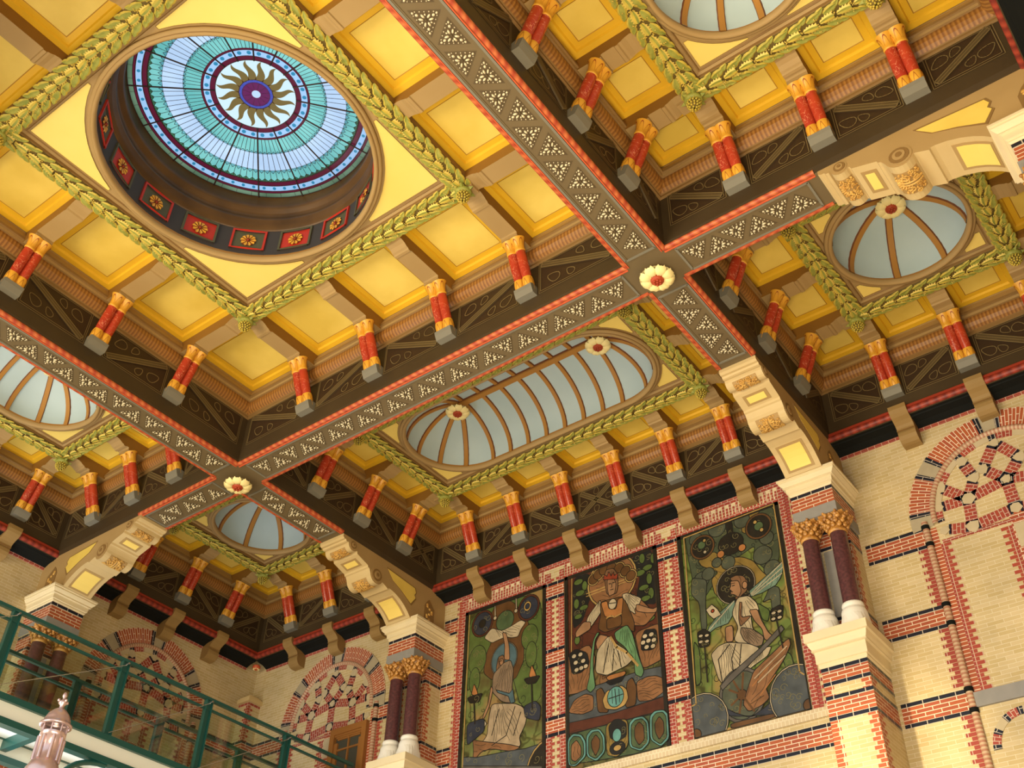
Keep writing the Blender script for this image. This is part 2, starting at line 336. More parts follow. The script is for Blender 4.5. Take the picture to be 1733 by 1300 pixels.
# ------------------------------------------------------------- layout of the ceiling
B = 0.99; WX = 2.15; YW = 2.2365
CX = (1.078+WX)/2; HX = (WX-1.078)/2; XR = 2.200; CR = (1.078+XR)/2; HR = (XR-1.078)/2; CY = (B+.078+WX)/2; HY = (WX-B-.078)/2
ZC = 0.362     # coffer panels
ZS = 0.322     # garland base
ZP = 0.335     # spandrel panels round the domes
BAYS = {
 'centre': dict(c=(0, 0), h=(.922, .912), gar=(.535, .535), kx=[-.54, -.18, .18, .54], ky=[-.54, -.18, .18, .54], r=.462, hl=(0, 0), nm='big skylight bay'),
 'mid_left': dict(c=(-CX, 0), h=(HX, .912), gar=(.288, .672), kx=[-.285, 0, .285], ky=[-.68, -.41, -.137, .137, .41, .68], r=.235, hl=(0, .35), nm='long bay at the left edge'),
 'mid_right': dict(c=(CR, 0), h=(HR, .912), gar=(.288, .672), kx=[-.285, 0, .285], ky=[-.68, -.41, -.137, .137, .41, .68], r=.235, hl=(0, .35), nm='bay at the top right'),
 'far_centre': dict(c=(0, CY), h=(.922, HY), gar=(.672, .288), kx=[-.68, -.41, -.137, .137, .41, .68], ky=[-.285, 0, .285], r=.235, hl=(.365, 0), nm='long bay above the mosaics'),
 'far_left': dict(c=(-CX, CY), h=(HX, HY), gar=(.288, .288), kx=[-.285, 0, .285], ky=[-.285, 0, .285], r=.235, hl=(0, 0), nm='small square bay over the left corner'),
 'far_right': dict(c=(CR, CY), h=(HR, HY), gar=(.288, .288), kx=[-.285, 0, .285], ky=[-.285, 0, .285], r=.235, hl=(0, 0), nm='small square bay at the right edge'),
}
def side(hx, hy, s):
    """mapping (t along the side, d inward from the face, z)"""
    return {'back': lambda t, d, z: (t, hy-d, z), 'front': lambda t, d, z: (t, -hy+d, z),
            'left': lambda t, d, z: (-hx+d, t, z), 'right': lambda t, d, z: (hx-d, t, z)}[s]

def console_mesh(L):
    """a tan console soffit: local x across, local y from the beam face (0) inwards to the garland (L)"""
    mb = MB(); w = .034
    prof = [(0.0, .31), (0.0, .292), (.070, .292), (.104, .286), (.122, .286), (.122, .297), (.128, .299), (L-.075, .299), (L-.072, .295), (L-.062, .295), (L-.058, .300), (L-.050, .302), (L-.036, .310), (L-.020, .314), (L-.008, .312), (L, .318)]
    for k in range(len(prof)-1):
        (a, za), (b, zb) = prof[k], prof[k+1]
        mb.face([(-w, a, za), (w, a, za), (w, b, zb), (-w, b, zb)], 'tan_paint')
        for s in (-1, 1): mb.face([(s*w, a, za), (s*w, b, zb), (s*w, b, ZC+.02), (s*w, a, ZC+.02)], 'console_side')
    return mb
def coffer_mesh(x0, x1, y0, y1):
    """sunk yellow panel with a raised frame"""
    mb = MB(); m = min(.042, (x1-x0)*.2, (y1-y0)*.24); z = ZC
    mb.face([(x0, y0, z), (x1, y0, z), (x1, y1, z), (x0, y1, z)], 'yellow_paint')
    def fr(i, j, za, zb, mt):
        A = [(x0+i, y0+i), (x1-i, y0+i), (x1-i, y1-i), (x0+i, y1-i)]; B_ = [(x0+j, y0+j), (x1-j, y0+j), (x1-j, y1-j), (x0+j, y1-j)]
        for k in range(4):
            k2 = (k+1) % 4; mb.face([(*A[k], za), (*A[k2], za), (*B_[k2], zb), (*B_[k], zb)], mt)
    fr(0, m*.45, z-.012, z-.010, 'yellow_paint'); fr(m*.45, m*.55, z-.010, z-.002, 'yellow_paint'); fr(m*.55, m, z-.002, z-.002, 'yellow_paint'); fr(m, m+.003, z-.002, z-.001, 'yellow_line')
    i = m+.003
    mb.face([(x0+i, y0+i, z-.0015), (x1-i, y0+i, z-.0015), (x1-i, y1-i, z-.0015), (x0+i, y1-i, z-.0015)], 'yellow_field')
    return mb
def carved_mesh(w, h, kind):
    """dark panel with gilt-edged tracery; local x along, z up from 0 to h, relief towards -y"""
    mb = MB(); f = lambda a, z, d: (a, -d, z); lw = .0030
    mb.face([f(-w/2, 0, .001), f(w/2, 0, .001), f(w/2, h, .001), f(-w/2, h, .001)], 'panel_recess')
    for o in (0, .007): ribbon(mb, f, [(-w/2+o, o), (w/2-o, o), (w/2-o, h-o), (-w/2+o, h-o)], lw*.8, .002+o*.2, 'gold_line', True)
    def bar(p, q, t):
        l = hypot(q[0]-p[0], q[1]-p[1]); nx, ny = -(q[1]-p[1])/l*t, (q[0]-p[0])/l*t
        pts = [(p[0]+nx, p[1]+ny), (q[0]+nx, q[1]+ny), (q[0]-nx, q[1]-ny), (p[0]-nx, p[1]-ny)]
        mb.prism(f, pts, .001, .006, 'panel_bar')
        ribbon(mb, f, pts, lw, .0065, 'gold_line', True); ribbon(mb, f, [p, q], lw*.7, .0067, 'gold_line')
    a, b = w/2-.014, h-.014
    if kind in (0, 2): bar((-a, b), (a, .014), .011)
    if kind in (1, 2): bar((-a, .014), (a, b), .011)
    if kind != 2:
        s = 1 if kind == 0 else -1
        for (cx, cz, an, r) in ((s*.28*w, .70*h, -.6*s+pi*(s < 0), .021), (-s*.28*w, .30*h, pi-.6*s+pi*(s < 0), .021), (s*.06*w, .78*h, -.9*s+pi*(s < 0), .015), (-s*.06*w, .22*h, pi-.9*s+pi*(s < 0), .015)):
            ribbon(mb, f, drop(cx, cz, r, an), lw, .003, 'gold_line', True)
    else:
        for (cx, cz, an) in ((0, .8*h, pi/2), (0, .2*h, -pi/2), (.33*w, .5*h, 0), (-.33*w, .5*h, pi)): ribbon(mb, f, drop(cx, cz, .014, an), lw, .003, 'gold_line', True)
    return mb

# ------------------------------------------------------------- garlands, domes
def leaf(mb, c, L, wd, ang, m, z0, lift=.010):
    """pointed leaf folded along its midrib"""
    ca, sa = cos(ang), sin(ang); P = lambda u, v, z: (c[0]+u*ca-v*sa, c[1]+u*sa+v*ca, z0+z)
    mid = [P(t*L, 0, -lift*(.35+.65*sin(pi*min(1, t+.1)))) for t in (0, .3, .6, 1)]
    for s in (-1, 1):
        ed = [P(0, 0, 0), P(.28*L, s*wd*.5, -.1*lift), P(.6*L, s*wd*.42, -.15*lift), P(L, 0, -.2*lift)]
        mb.grid([mid, ed], m, smooth=True)
def oval(mb, c, L, wd, ang, z0):
    """cupped oval leaf, green inside with a gold rim"""
    ca, sa = cos(ang), sin(ang); P = lambda u, v, z: (c[0]+u*ca-v*sa, c[1]+u*sa+v*ca, z0-z)
    T = (0, .12, .35, .6, .85, 1)
    for s in (-1, 1):
        mid = [P(t*L, 0, .003+.003*sin(pi*t)) for t in T]; ins = [P(t*L, s*wd*.30*sin(pi*min(.97, t+.03))**.7, .003+.005*sin(pi*t)) for t in T]; out = [P(t*L*1.02, s*wd*.5*sin(pi*min(.97, t+.03))**.6, .001+.003*sin(pi*t)) for t in T]
        mb.grid([mid, ins], 'leaf_green'); mb.grid([ins, out], 'leaf_gold')
def oak(mb, c, L, wd, ang, z0):
    ca, sa = cos(ang), sin(ang); P = lambda u, v, z: (c[0]+u*ca-v*sa, c[1]+u*sa+v*ca, z0-z)
    T = [k/10 for k in range(11)]
    for s in (-1, 1):
        mid = [P(t*L, 0, .002+.006*t) for t in T]; ins = [P(t*L, s*wd*.24*(.25+1.5*t*(1.2-t)), .004+.003*t) for t in T]
        out = [P(t*L*(1.05 if k % 2 else .97), s*wd*(.52 if k % 2 else .32)*(.25+1.5*t*(1.25-t)), .000+.003*t) for k, t in enumerate(T)]
        mb.grid([mid, ins], 'leaf_gold' if s > 0 else 'leaf_green'); mb.grid([ins, out], 'leaf_tip')
def garland_side(L, along, at, rz):
    mb = MB(); w = .034; z = ZS-.002
    rows = []
    for k in range(7):
        a = pi*k/6; rows.append([(-L/2, -w*cos(a), z-.012*sin(a)), (L/2, -w*cos(a), z-.012*sin(a))])
    mb.grid(rows, 'garland_ground')
    for s in (-1, 1): mb.face([(-L/2, s*w, z), (L/2, s*w, z), (L/2, s*w, ZP+.01), (-L/2, s*w, ZP+.01)], 'tan_dark')
    st = .052; n = max(2, int(round(L/st))); st = L/n
    for k in range(n):
        x = -L/2 + (k+.5)*st
        for sg in (-1, 1):
            j = random.uniform(-.003, .003)
            oval(mb, (x-.006+j, sg*.018), .048, .029, sg*.26, z-.009)
            oval(mb, (x-.030+j, sg*.022), .034, .022, sg*.50, z-.006)
        oak(mb, (x-.024, 0), .044, .040, random.uniform(-.15, .15), z-.014)
        for q in range(10):
            a = random.uniform(-1.5, 1.5); r = .010+.012*random.random()
            mb.blob((x+.016+r*cos(a)*.6, r*sin(a)*1.3, z-.020), .0026, .0026, .0026, 'leaf_tip', n=5, k=2)
    for k in range(int(L/.014)):
        for s in (-1, 1):
            if random.random() < .7: mb.blob((-L/2+k*.014+random.uniform(-.003, .003), s*(.028+.004*random.random()), z-.006), .0026, .0026, .0026, 'leaf_tip', n=4, k=2)
    return mb
def pinecone_mb():
    mb = MB()
    mb.lathe((0, 0, 0), [(.001, -.006), (.026, -.004), (.030, .004), (.026, .012), (.018, .018), (.010, .026), (.006, .034)], 14, 'leaf_green')
    cone = MB(); cone.lathe((0, 0, 0), [(.004, -.036), (.014, -.032), (.020, -.020), (.020, -.010), (.012, -.002)], 12, 'garland_ground')
    for j in range(5):
        r = (.007, .014, .0185, .021, .019)[j]; z = (-.036, -.031, -.024, -.015, -.007)[j]; n = (4, 9, 12, 13, 12)[j]
        for i in range(n):
            a = 2*pi*(i+.5*(j % 2))/n; cone.blob((r*cos(a), r*sin(a), z), .0048, .0042, .0045, 'leaf_gold', a, 6, 3)
    lv = MB()
    for i in range(6): leaf(lv, (.012*cos(i*pi/3), .012*sin(i*pi/3)), .032, .018, i*pi/3, 'leaf_green', .010, .010)
    return mb, cone, lv
def pinecone(loc, label, proto=[None]):
    if proto[0] is None:
        t = thing('pinecone_pendant', label, 'ceiling pendant', loc, group='pinecone pendants at the garland corners')
        a, b, c = pinecone_mb(); a.build('collar', t); b.build('cone', t); c.build('leaves', t); proto[0] = t; return
    dup(proto[0], loc, 0, label)
def flower(loc, label, group, sc_=1.0, proto={}):
    if sc_ in proto: return dup(proto[sc_], loc, 0, label, group)
    t = thing('flower_boss', label, 'ceiling rosette', loc, group=group)
    mb = MB(); n = 8
    for k in range(n):
        a = 2*pi*k/n; ca, sa = cos(a), sin(a); P = lambda u, v, z: ((u*ca-v*sa)*sc_, (u*sa+v*ca)*sc_, z*sc_)
        rows = []
        for u, hw, z in ((.016, .007, -.004), (.026, .012, -.010), (.038, .0165, -.009), (.045, .0150, -.005), (.050, .009, .002)):
            rows.append([P(u, -hw, z+.006), P(u, -hw*.5, z), P(u, 0, z+.002), P(u, hw*.5, z), P(u, hw, z+.006)])
        mb.grid(rows, 'petal')
    mb.lathe((0, 0, 0), [(.05*sc_, .004*sc_), (.03*sc_, .012*sc_), (.012*sc_, .022*sc_), (.010*sc_, .040)], 16, 'petal'); mb.build('petals', t)
    c = MB(); c.lathe((0, 0, 0), [(.0001, -.013*sc_), (.012*sc_, -.0125*sc_), (.019*sc_, -.008*sc_), (.020*sc_, 0)], 16, 'petal_core')
    for j, nn in enumerate((1, 6)):
        for i in range(nn): c.blob((.010*sc_*j*cos(i*pi/3), .010*sc_*j*sin(i*pi/3), -.0135*sc_), .0048*sc_, .0048*sc_, .004*sc_, 'petal_core')
    c.build('flower_centre', t); proto[sc_] = t; return t

def build_bay(key):
    b = BAYS[key]; (cx, cy), (hx, hy), (gx, gy) = b['c'], b['h'], b['gar']; nm = b['nm']; r = b['r']; hl = b['hl']
    t = thing('coffered_bay', {'centre': 'yellow coffered frame round the big stained glass skylight', 'mid_left': 'yellow coffered frame of the ceiling bay cut by the left edge',
              'mid_right': 'yellow coffered frame of the ceiling bay at the top right', 'far_centre': 'yellow coffered frame round the long blue dome above the mosaics',
              'far_left': 'yellow coffered frame of the small bay over the left corner arches', 'far_right': 'yellow coffered frame of the small bay above the right arch'}[key], 'coffered ceiling', (cx, cy, 0))
    # dark vertical face, bead moulding
    mb = MB(); rect_prof(mb, hx, hy, [(-.006, -.0), (0.0, .022), (0, .235)], ['panel_dark', 'panel_dark']); mb.build('frieze_face', t)
    mb = MB(); rect_prof(mb, hx, hy, [(0, .228), (.008, .231), (.008, .240), (.012, .242), (.024, .249), (.032, .262), (.034, .276), (.032, .286), (.038, .288), (.038, .300), (.044, .302), (.044, .312), (.028, .345), (.028, ZC+.01)],
                         ['tan_dark', 'tan_dark', 'tan_dark', 'egg_dart', 'egg_dart', 'egg_dart', 'egg_dart', 'tan_dark', 'tan_paint', 'tan_dark', 'tan_dark', 'tan_paint', 'tan_paint']); mb.build('egg_moulding', t)
    # coffers and consoles
    ox, oy = gx+.030, gy+.030; ex, ey = hx-.030, hy-.030
    for s, ks, e, o in (('back', b['kx'], (ox, oy), ey), ('front', b['kx'], (ox, oy), ey), ('left', b['ky'], (oy, ox), ex), ('right', b['ky'], (oy, ox), ex)):
        f = side(hx, hy, s); half = hx if s in ('back', 'front') else hy; dep = (hy-oy) if s in ('back', 'front') else (hx-ox)
        for i in range(len(ks)-1):
            a0, a1 = ks[i]+.034, ks[i+1]-.034; p = f(a0, .030, 0); q = f(a1, dep, 0)
            coffer_mesh(min(p[0], q[0]), max(p[0], q[0]), min(p[1], q[1]), max(p[1], q[1])).build('coffer_panel', t)
        cons = console_mesh(dep)
        rz = {'back': pi, 'front': 0, 'left': -pi/2, 'right': pi/2}[s]; first = None
        for k in ks:
            p = f(k, 0, 0)
            if first is None: first = cons.build('console', t); first.location = (p[0]*S, p[1]*S, 0); first.rotation_euler = (0, 0, rz)
            else: copy_part(first, t, (p[0], p[1], 0), rz)
        # carved panels between the baluster places
        pos = [-half+.02] + list(ks) + [half-.02]; protos = {}
        for i in range(len(pos)-1):
            w = pos[i+1]-pos[i]-.085 - (0 if 0 < i < len(pos)-2 else -.03); c = (pos[i]+pos[i+1])/2 + (0 if 0 < i < len(pos)-2 else (-.018 if i == 0 else .018))
            if w < .06: continue
            kind = (i % 2) if key != 'far_centre' or i not in (3,) else 2
            kk = (round(w, 3), kind)
            p = f(c, .0, .082)
            if kk not in protos:
                o_ = carved_mesh(w, .146, kind).build('carved_panel', t); protos[kk] = o_; o_.location = (p[0]*S, p[1]*S, p[2]*S); o_.rotation_euler = (0, 0, {'back': 0, 'front': pi, 'left': pi/2, 'right': -pi/2}[s])
            else: copy_part(protos[kk], t, p, {'back': 0, 'front': pi, 'left': pi/2, 'right': -pi/2}[s])
    for sx in (-1, 1):
        for sy in (-1, 1):
            x0, x1 = sorted((sx*(b['kx'][-1]+.034), sx*ex)); y0, y1 = sorted((sy*(b['ky'][-1]+.034), sy*ey))
            coffer_mesh(x0, x1, y0, y1).build('corner_coffer_panel', t)
            mb = MB(); a0, a1 = sorted((sx*ox, sx*(b['kx'][-1]+.034))); b0, b1 = sorted((sy*oy, sy*(b['ky'][-1]+.034)))
            mb.box(a0-.03, a1+.001, b0-.03, b1+.001, .300, ZC+.02, 'tan_paint'); mb.build('corner_block', t)
    # frame inside the garland and plate with its round opening
    mb = MB(); ix, iy = gx-.028, gy-.028
    rect_prof(mb, ix, iy, [(0, ZS), (.008, ZS-.001), (.010, ZS+.008), (.018, ZS+.012), (.022, ZP-.004), (.026, ZP)], ['tan_paint', 'tan_dark', 'tan_paint', 'tan_paint', 'tan_dark']); mb.build('inner_frame', t)
    st = stadium(r, *hl, n=64); ax, ay = ix-.02, iy-.02
    mb = MB(); outer = []
    for x, y, nx, ny in st:
        px, py = x, y; q = 1e9
        if nx > 1e-9: q = min(q, (ax-x)/nx)
        if nx < -1e-9: q = min(q, (-ax-x)/nx)
        if ny > 1e-9: q = min(q, (ay-y)/ny)
        if ny < -1e-9: q = min(q, (-ay-y)/ny)
        outer.append((x+nx*q, y+ny*q, ZP))
    inner = [(x+nx*.012, y+ny*.012, ZP) for x, y, nx, ny in st]
    mb.grid([outer, inner], 'tan_paint', close=True, smooth=False)
    for sx in (-1, 1):
        for sy in (-1, 1): mb.face([(sx*ax, sy*ay, ZP), *[(o[0], o[1], ZP) for o in outer if o[0]*sx > 0 and o[1]*sy > 0 and (abs(abs(o[0])-ax) < .002 or abs(abs(o[1])-ay) < .002)]], 'tan_paint')
    mb.build('opening_plate', t)
    d = .030 if key == 'centre' else .030
    for sx in (-1, 1):
        for sy in (-1, 1):
            arc = [(x+nx*d, y+ny*d) for x, y, nx, ny in st if nx*sx > 0 and ny*sy > 0]
            mx, my = ax-.012, ay-.012
            arc = [(x, y) for x, y in arc if abs(x) < mx-.004 and abs(y) < my-.004]
            if len(arc) < 3: continue
            # the corner, then the ends of the arc dropped on the frame lines
            a = sorted(arc, key=lambda p: abs(p[0])); lo, hi = a[0], a[-1]
            poly = [(sx*mx, sy*my), (lo[0], sy*my)] + a + [(sx*mx, hi[1])]
            mb = MB(); mb.face([(x, y, ZP-.001) for x, y in poly], 'yellow_pale')
            for k in range(len(poly)):
                p, q = poly[k], poly[(k+1) % len(poly)]; mb.face([(*p, ZP-.001), (*q, ZP-.001), (*q, ZP-.003), (*p, ZP-.003)], 'tan_dark')
            mb.build('spandrel_panel', t)
    # rim
    prof = [(.022, ZP), (.022, ZP-.008), (.016, ZP-.015), (.010, ZP-.012), (.009, ZP-.016), (.002, ZP-.020), (-.006, ZP-.014), (-.008, ZP-.002), (-.004, ZP+.012)]
    mb = MB(); mb.grid([[(x+nx*o, y+ny*o, z) for x, y, nx, ny in st] for o, z in prof], ['tan_dark', 'tan_paint', 'tan_paint', 'tan_dark', 'tan_paint', 'tan_paint', 'tan_paint', 'rib_brown'], close=True); mb.build('opening_rim', t)
    # garland and pinecones
    g = thing('leaf_garland', 'green and gold leaf garland framing ' + {'centre': 'the big stained glass skylight', 'mid_left': 'the blue dome at the left edge', 'mid_right': 'the blue dome at the top right',
              'far_centre': 'the long blue dome above the mosaics', 'far_left': 'the small blue dome over the left corner', 'far_right': 'the small blue dome at the right edge'}[key], 'garland', (cx, cy, 0))
    for (L, x, y, rz) in ((2*gx, 0, gy, 0), (2*gx, 0, -gy, pi), (2*gy, gx, 0, -pi/2), (2*gy, -gx, 0, pi/2)):
        o_ = garland_side(L, 0, 0, 0).build('garland_side', g); o_.location = (x*S, y*S, 0); o_.rotation_euler = (0, 0, rz)
    for sx, sy, w in ((-1, 1, 'lower left'), (1, 1, 'lower right'), (-1, -1, 'upper left'), (1, -1, 'upper right')):
        x, y = cx+sx*(gx+.004), cy+sy*(gy+.002)
        pinecone((x, y, ZS-.040), 'green pinecone pendant, %s corner, %s' % (w, nm))
    # dome
    if key == 'centre': return
    dm = thing('painted_dome', 'pale blue ribbed dome ' + {'mid_left': 'cut by the left edge of the photo', 'mid_right': 'cut by the top edge at the right', 'far_centre': 'stretched long, two rosettes along its ridge, above the mosaics',
               'far_left': 'small and round over the left corner arches', 'far_right': 'round with one rosette beside the right bracket'}[key], 'ceiling dome', (cx, cy, ZP))
    H = .185; n = 10; rr = r-.004
    mb = MB(); rows = [[(nx*rr*cos(a)+(x-nx*r), ny*rr*cos(a)+(y-ny*r), H*sin(a)) for x, y, nx, ny in stadium(r, *hl, n=64)] for a in [pi/2*k/n for k in range(n+1)]]
    mb.grid(rows, 'sky_plaster', close=True); mb.face(rows[-1], 'sky_plaster'); mb.build('dome_shell', dm)
    def rib(c, ang, a1=pi/2, w=.014):
        ca, sa = cos(ang), sin(ang); rws = []; mats = ['rib_edge', 'rib_brown', 'rib_edge']
        for k in range(13):
            a = a1*k/12; R_ = rr*cos(a); z = H*sin(a); nrm = (cos(a)*.9, sin(a))
            pts = []
            for v, dd in ((-w, 0), (-w*.72, .007), (w*.72, .007), (w, 0)):
                u = R_-dd*nrm[0]; zz = z-dd*nrm[1]; pts.append((c[0]+u*ca-v*sa, c[1]+u*sa+v*ca, zz))
            rws.append(pts)
        m = MB()
        for q in range(3): m.grid([[row[q] for row in rws], [row[q+1] for row in rws]], mats[q])
        return m
    if hl == (0, 0):
        for k in range(8): rib((0, 0), pi/8+k*pi/4+(.02 if key == 'far_left' else 0)).build('rib', dm)
        ends = [(0, 0)]
    else:
        ux = hl[0] > 0; L = max(hl); ends = [(L, 0), (-L, 0)] if ux else [(0, L), (0, -L)]
        for e in ends:
            base = atan2(e[1], e[0])
            for q in (-1.05, -.52, 0, .52, 1.05): rib(e, base+q, w=.0125).build('rib', dm)
        for i in range(8):
            s = -L+.02+(2*L-.04)*i/7
            for sg in (1, -1):
                c = (s, 0) if ux else (0, s); rib(c, sg*pi/2 if ux else (0 if sg > 0 else pi), w=.012).build('rib', dm)
        m = MB(); 
        if ux: m.box(-L, L, -.013, .013, H-.016, H-.002, 'rib_brown'); m.box(-L, L, -.016, .016, H-.009, H, 'rib_edge')
        else: m.box(-.013, .013, -L, L, H-.016, H-.002, 'rib_brown'); m.box(-.016, .016, -L, L, H-.009, H, 'rib_edge')
        m.build('ridge_rib', dm)
    lab = {'mid_left': 'yellow rosette in the blue dome cut by the left edge', 'mid_right': 'yellow rosette in the blue dome at the top right', 'far_left': 'yellow rosette in the small blue dome over the left corner',
           'far_right': 'yellow rosette in the round blue dome at the right edge'}
    for i, e in enumerate(ends):
        if key == 'far_centre': lb = 'yellow rosette with red centre at the %s end of the long blue dome' % ('right' if e[0] > 0 else 'left')
        else: lb = lab[key] + ('' if len(ends) == 1 else (', lower one' if e[1] > 0 else ', upper one'))
        flower((cx+e[0]*1.03, cy+e[1]*1.03, ZP+H-.052), lb, 'rosettes at the crowns of the blue domes', 1.08)
for k in BAYS: build_bay(k)

# ------------------------------------------------------------- twin balusters on the dark faces
def baluster_proto(loc, rz, label):
    """a leaning pair of little columns: foot against the dark face, head carrying the console. local y points off the face"""
    t = thing('twin_baluster', label, 'baluster', loc, rz, 'red and gold twin balusters')
    th = math.atan2(.084, .190); Y0_, Z0_ = .0155, .108
    def tilt(m, x):
        for i, (a, b_, c) in enumerate(m.v): m.v[i] = (a+x, Y0_+b_*cos(th)+c*sin(th), Z0_+c*cos(th)-b_*sin(th))
        return m
    mb = MB(); p = [(.000, .080), (.026, .080), (.036, .100), (.040, .112), (.022, .122), (.000, .118)]
    for sx in (-1, 1): mb.face([(sx*.0365, y, z) for y, z in p], 'beam_grey')
    mb.grid([[(-.0365, y, z) for y, z in p+p[:1]], [(.0365, y, z) for y, z in p+p[:1]]], 'beam_grey', smooth=False); mb.build('foot_block', t)
    for s in (-1, 1):
        x = s*.0172
        m = MB(); m.lathe((0, 0, 0), [(.0195, -.006), (.0195, .008), (.0205, .022), (.0200, .036), (.0180, .046), (.0172, .048)], 16, 'gilt')
        f = lambda aa, z, d: ((.0206+d)*cos(aa), (.0206+d)*sin(aa), z)
        for q in range(6):
            a = pi*q/3+pi/2; ribbon(m, f, [(a-.40+.08*j, .006+.034*(1-abs(j-5)/5.0)**.7) for j in range(11)], .0034, .0006, 'gilt_dark')
        tilt(m, x).build('base_collar', t)
        m = MB(); m.lathe((0, 0, 0), [(.0170, .046), (.0182, .08), (.0182, .12), (.0168, .152)], 16, 'red_marble'); tilt(m, x).build('shaft', t)
        m = MB(); m.lathe((0, 0, 0), [(.0172, .150), (.0192, .151), (.0192, .157), (.0178, .159), (.0188, .172), (.0215, .186), (.0260, .196), (.0275, .202)], 16, 'gilt')
        f = lambda aa, z, d: ((.0188+max(0, z-.168)**1.5*1.55+d)*cos(aa), (.0188+max(0, z-.168)**1.5*1.55+d)*sin(aa), z)
        for q in range(6):
            a = pi*q/3+pi/2; ribbon(m, f, [(a-.42+.084*j, .160+.033*(1-(abs(j-5)/5.0)**2.2)) for j in range(11)], .0034, .0013, 'gilt_dark')
        tilt(m, x).build('capital', t)
    return t
NSIDE = {'back': pi, 'front': 0, 'left': -pi/2, 'right': pi/2}
proto = None
SID = {('centre', 'back'): 'beam below the big skylight', ('centre', 'left'): 'beam left of the big skylight',
       ('mid_left', 'back'): 'beam below the left edge dome', ('mid_left', 'left'): 'wall beyond the left edge dome',
       ('mid_right', 'back'): 'beam below the top right dome', ('mid_right', 'left'): 'beam left of the top right dome', ('mid_right', 'right'): 'wall right of the top right dome',
       ('far_centre', 'back'): 'frieze above the mosaics', ('far_centre', 'left'): 'beam left of the long blue dome',
       ('far_left', 'back'): 'back frieze of the left corner', ('far_left', 'left'): 'left frieze of the left corner',
       ('far_right', 'back'): 'frieze above the right arch', ('far_right', 'left'): 'beam left of the right round dome'}
for (key, s), where in SID.items():
    b = BAYS[key]; f = side(*b['h'], s); ks = b['kx'] if s in ('back', 'front') else b['ky']
    if (key, s) in (('centre', 'left'), ('mid_left', 'left'), ('mid_right', 'left'), ('mid_right', 'right')): ks = [k for k in ks if k > (-.2 if key == 'centre' else .3 if key == 'mid_left' else .1)]
    for i, k in enumerate(ks):
        p = f(k, 0, 0); loc = (b['c'][0]+p[0], b['c'][1]+p[1], 0)
        lb = 'red twin baluster, %s from %s, on the %s' % (ORD[i], 'left' if s == 'back' else 'top', where)
        if proto is None: proto = baluster_proto(loc, NSIDE[s], lb)
        else: dup(proto, loc, NSIDE[s], lb)

# ------------------------------------------------------------- beams
def ornament_mesh():
    mb = MB(); b, h = .100, .074
    tri = [(-b/2, -h/2), (b/2, -h/2), (0, h/2)]
    f = lambda x, y, d: (x, y, -d)
    mb.face([f(x, y, .0012) for x, y in tri], 'ornament_ground')
    cx, cy = 0, -h/6; bz = .0018
    mb.blob((cx, cy, -.004), .0035, .0035, .003, 'ornament_ground')
    for k, (vx, vy) in enumerate(tri):
        dx, dy = vx-cx, vy-cy; a = atan2(dy, dx); l = hypot(dx, dy)
        for sg in (-1, 1):
            mb.blob((cx+cos(a+sg*.40)*.014, cy+sin(a+sg*.40)*.014, -.004), .0078, .0034, .0040, 'bead_cream', a+sg*.30)
        for t, r in ((.50, .0044), (.72, .0034)):
            mb.blob((cx+dx*t, cy+dy*t, -.003), r*1.2, r, .003, 'bead_cream', a)
        (wx, wy) = tri[(k+1) % 3]
        for j in range(1, 6):
            t = j/6; ex, ey = vx+(wx-vx)*t, vy+(wy-vy)*t; ex += (cx-ex)*.16; ey += (cy-ey)*.16
            mb.blob((ex, ey, -.0025), .0024, .0024, .0024, 'bead_cream', n=5, k=2)
        mx, my = (vx+wx)/2, (vy+wy)/2; mb.blob((cx+(mx-cx)*.55, cy+(my-cy)*.55, -.003), .0036, .0026, .003, 'bead_cream', atan2(my-cy, mx-cx))
    return mb
ORN = []
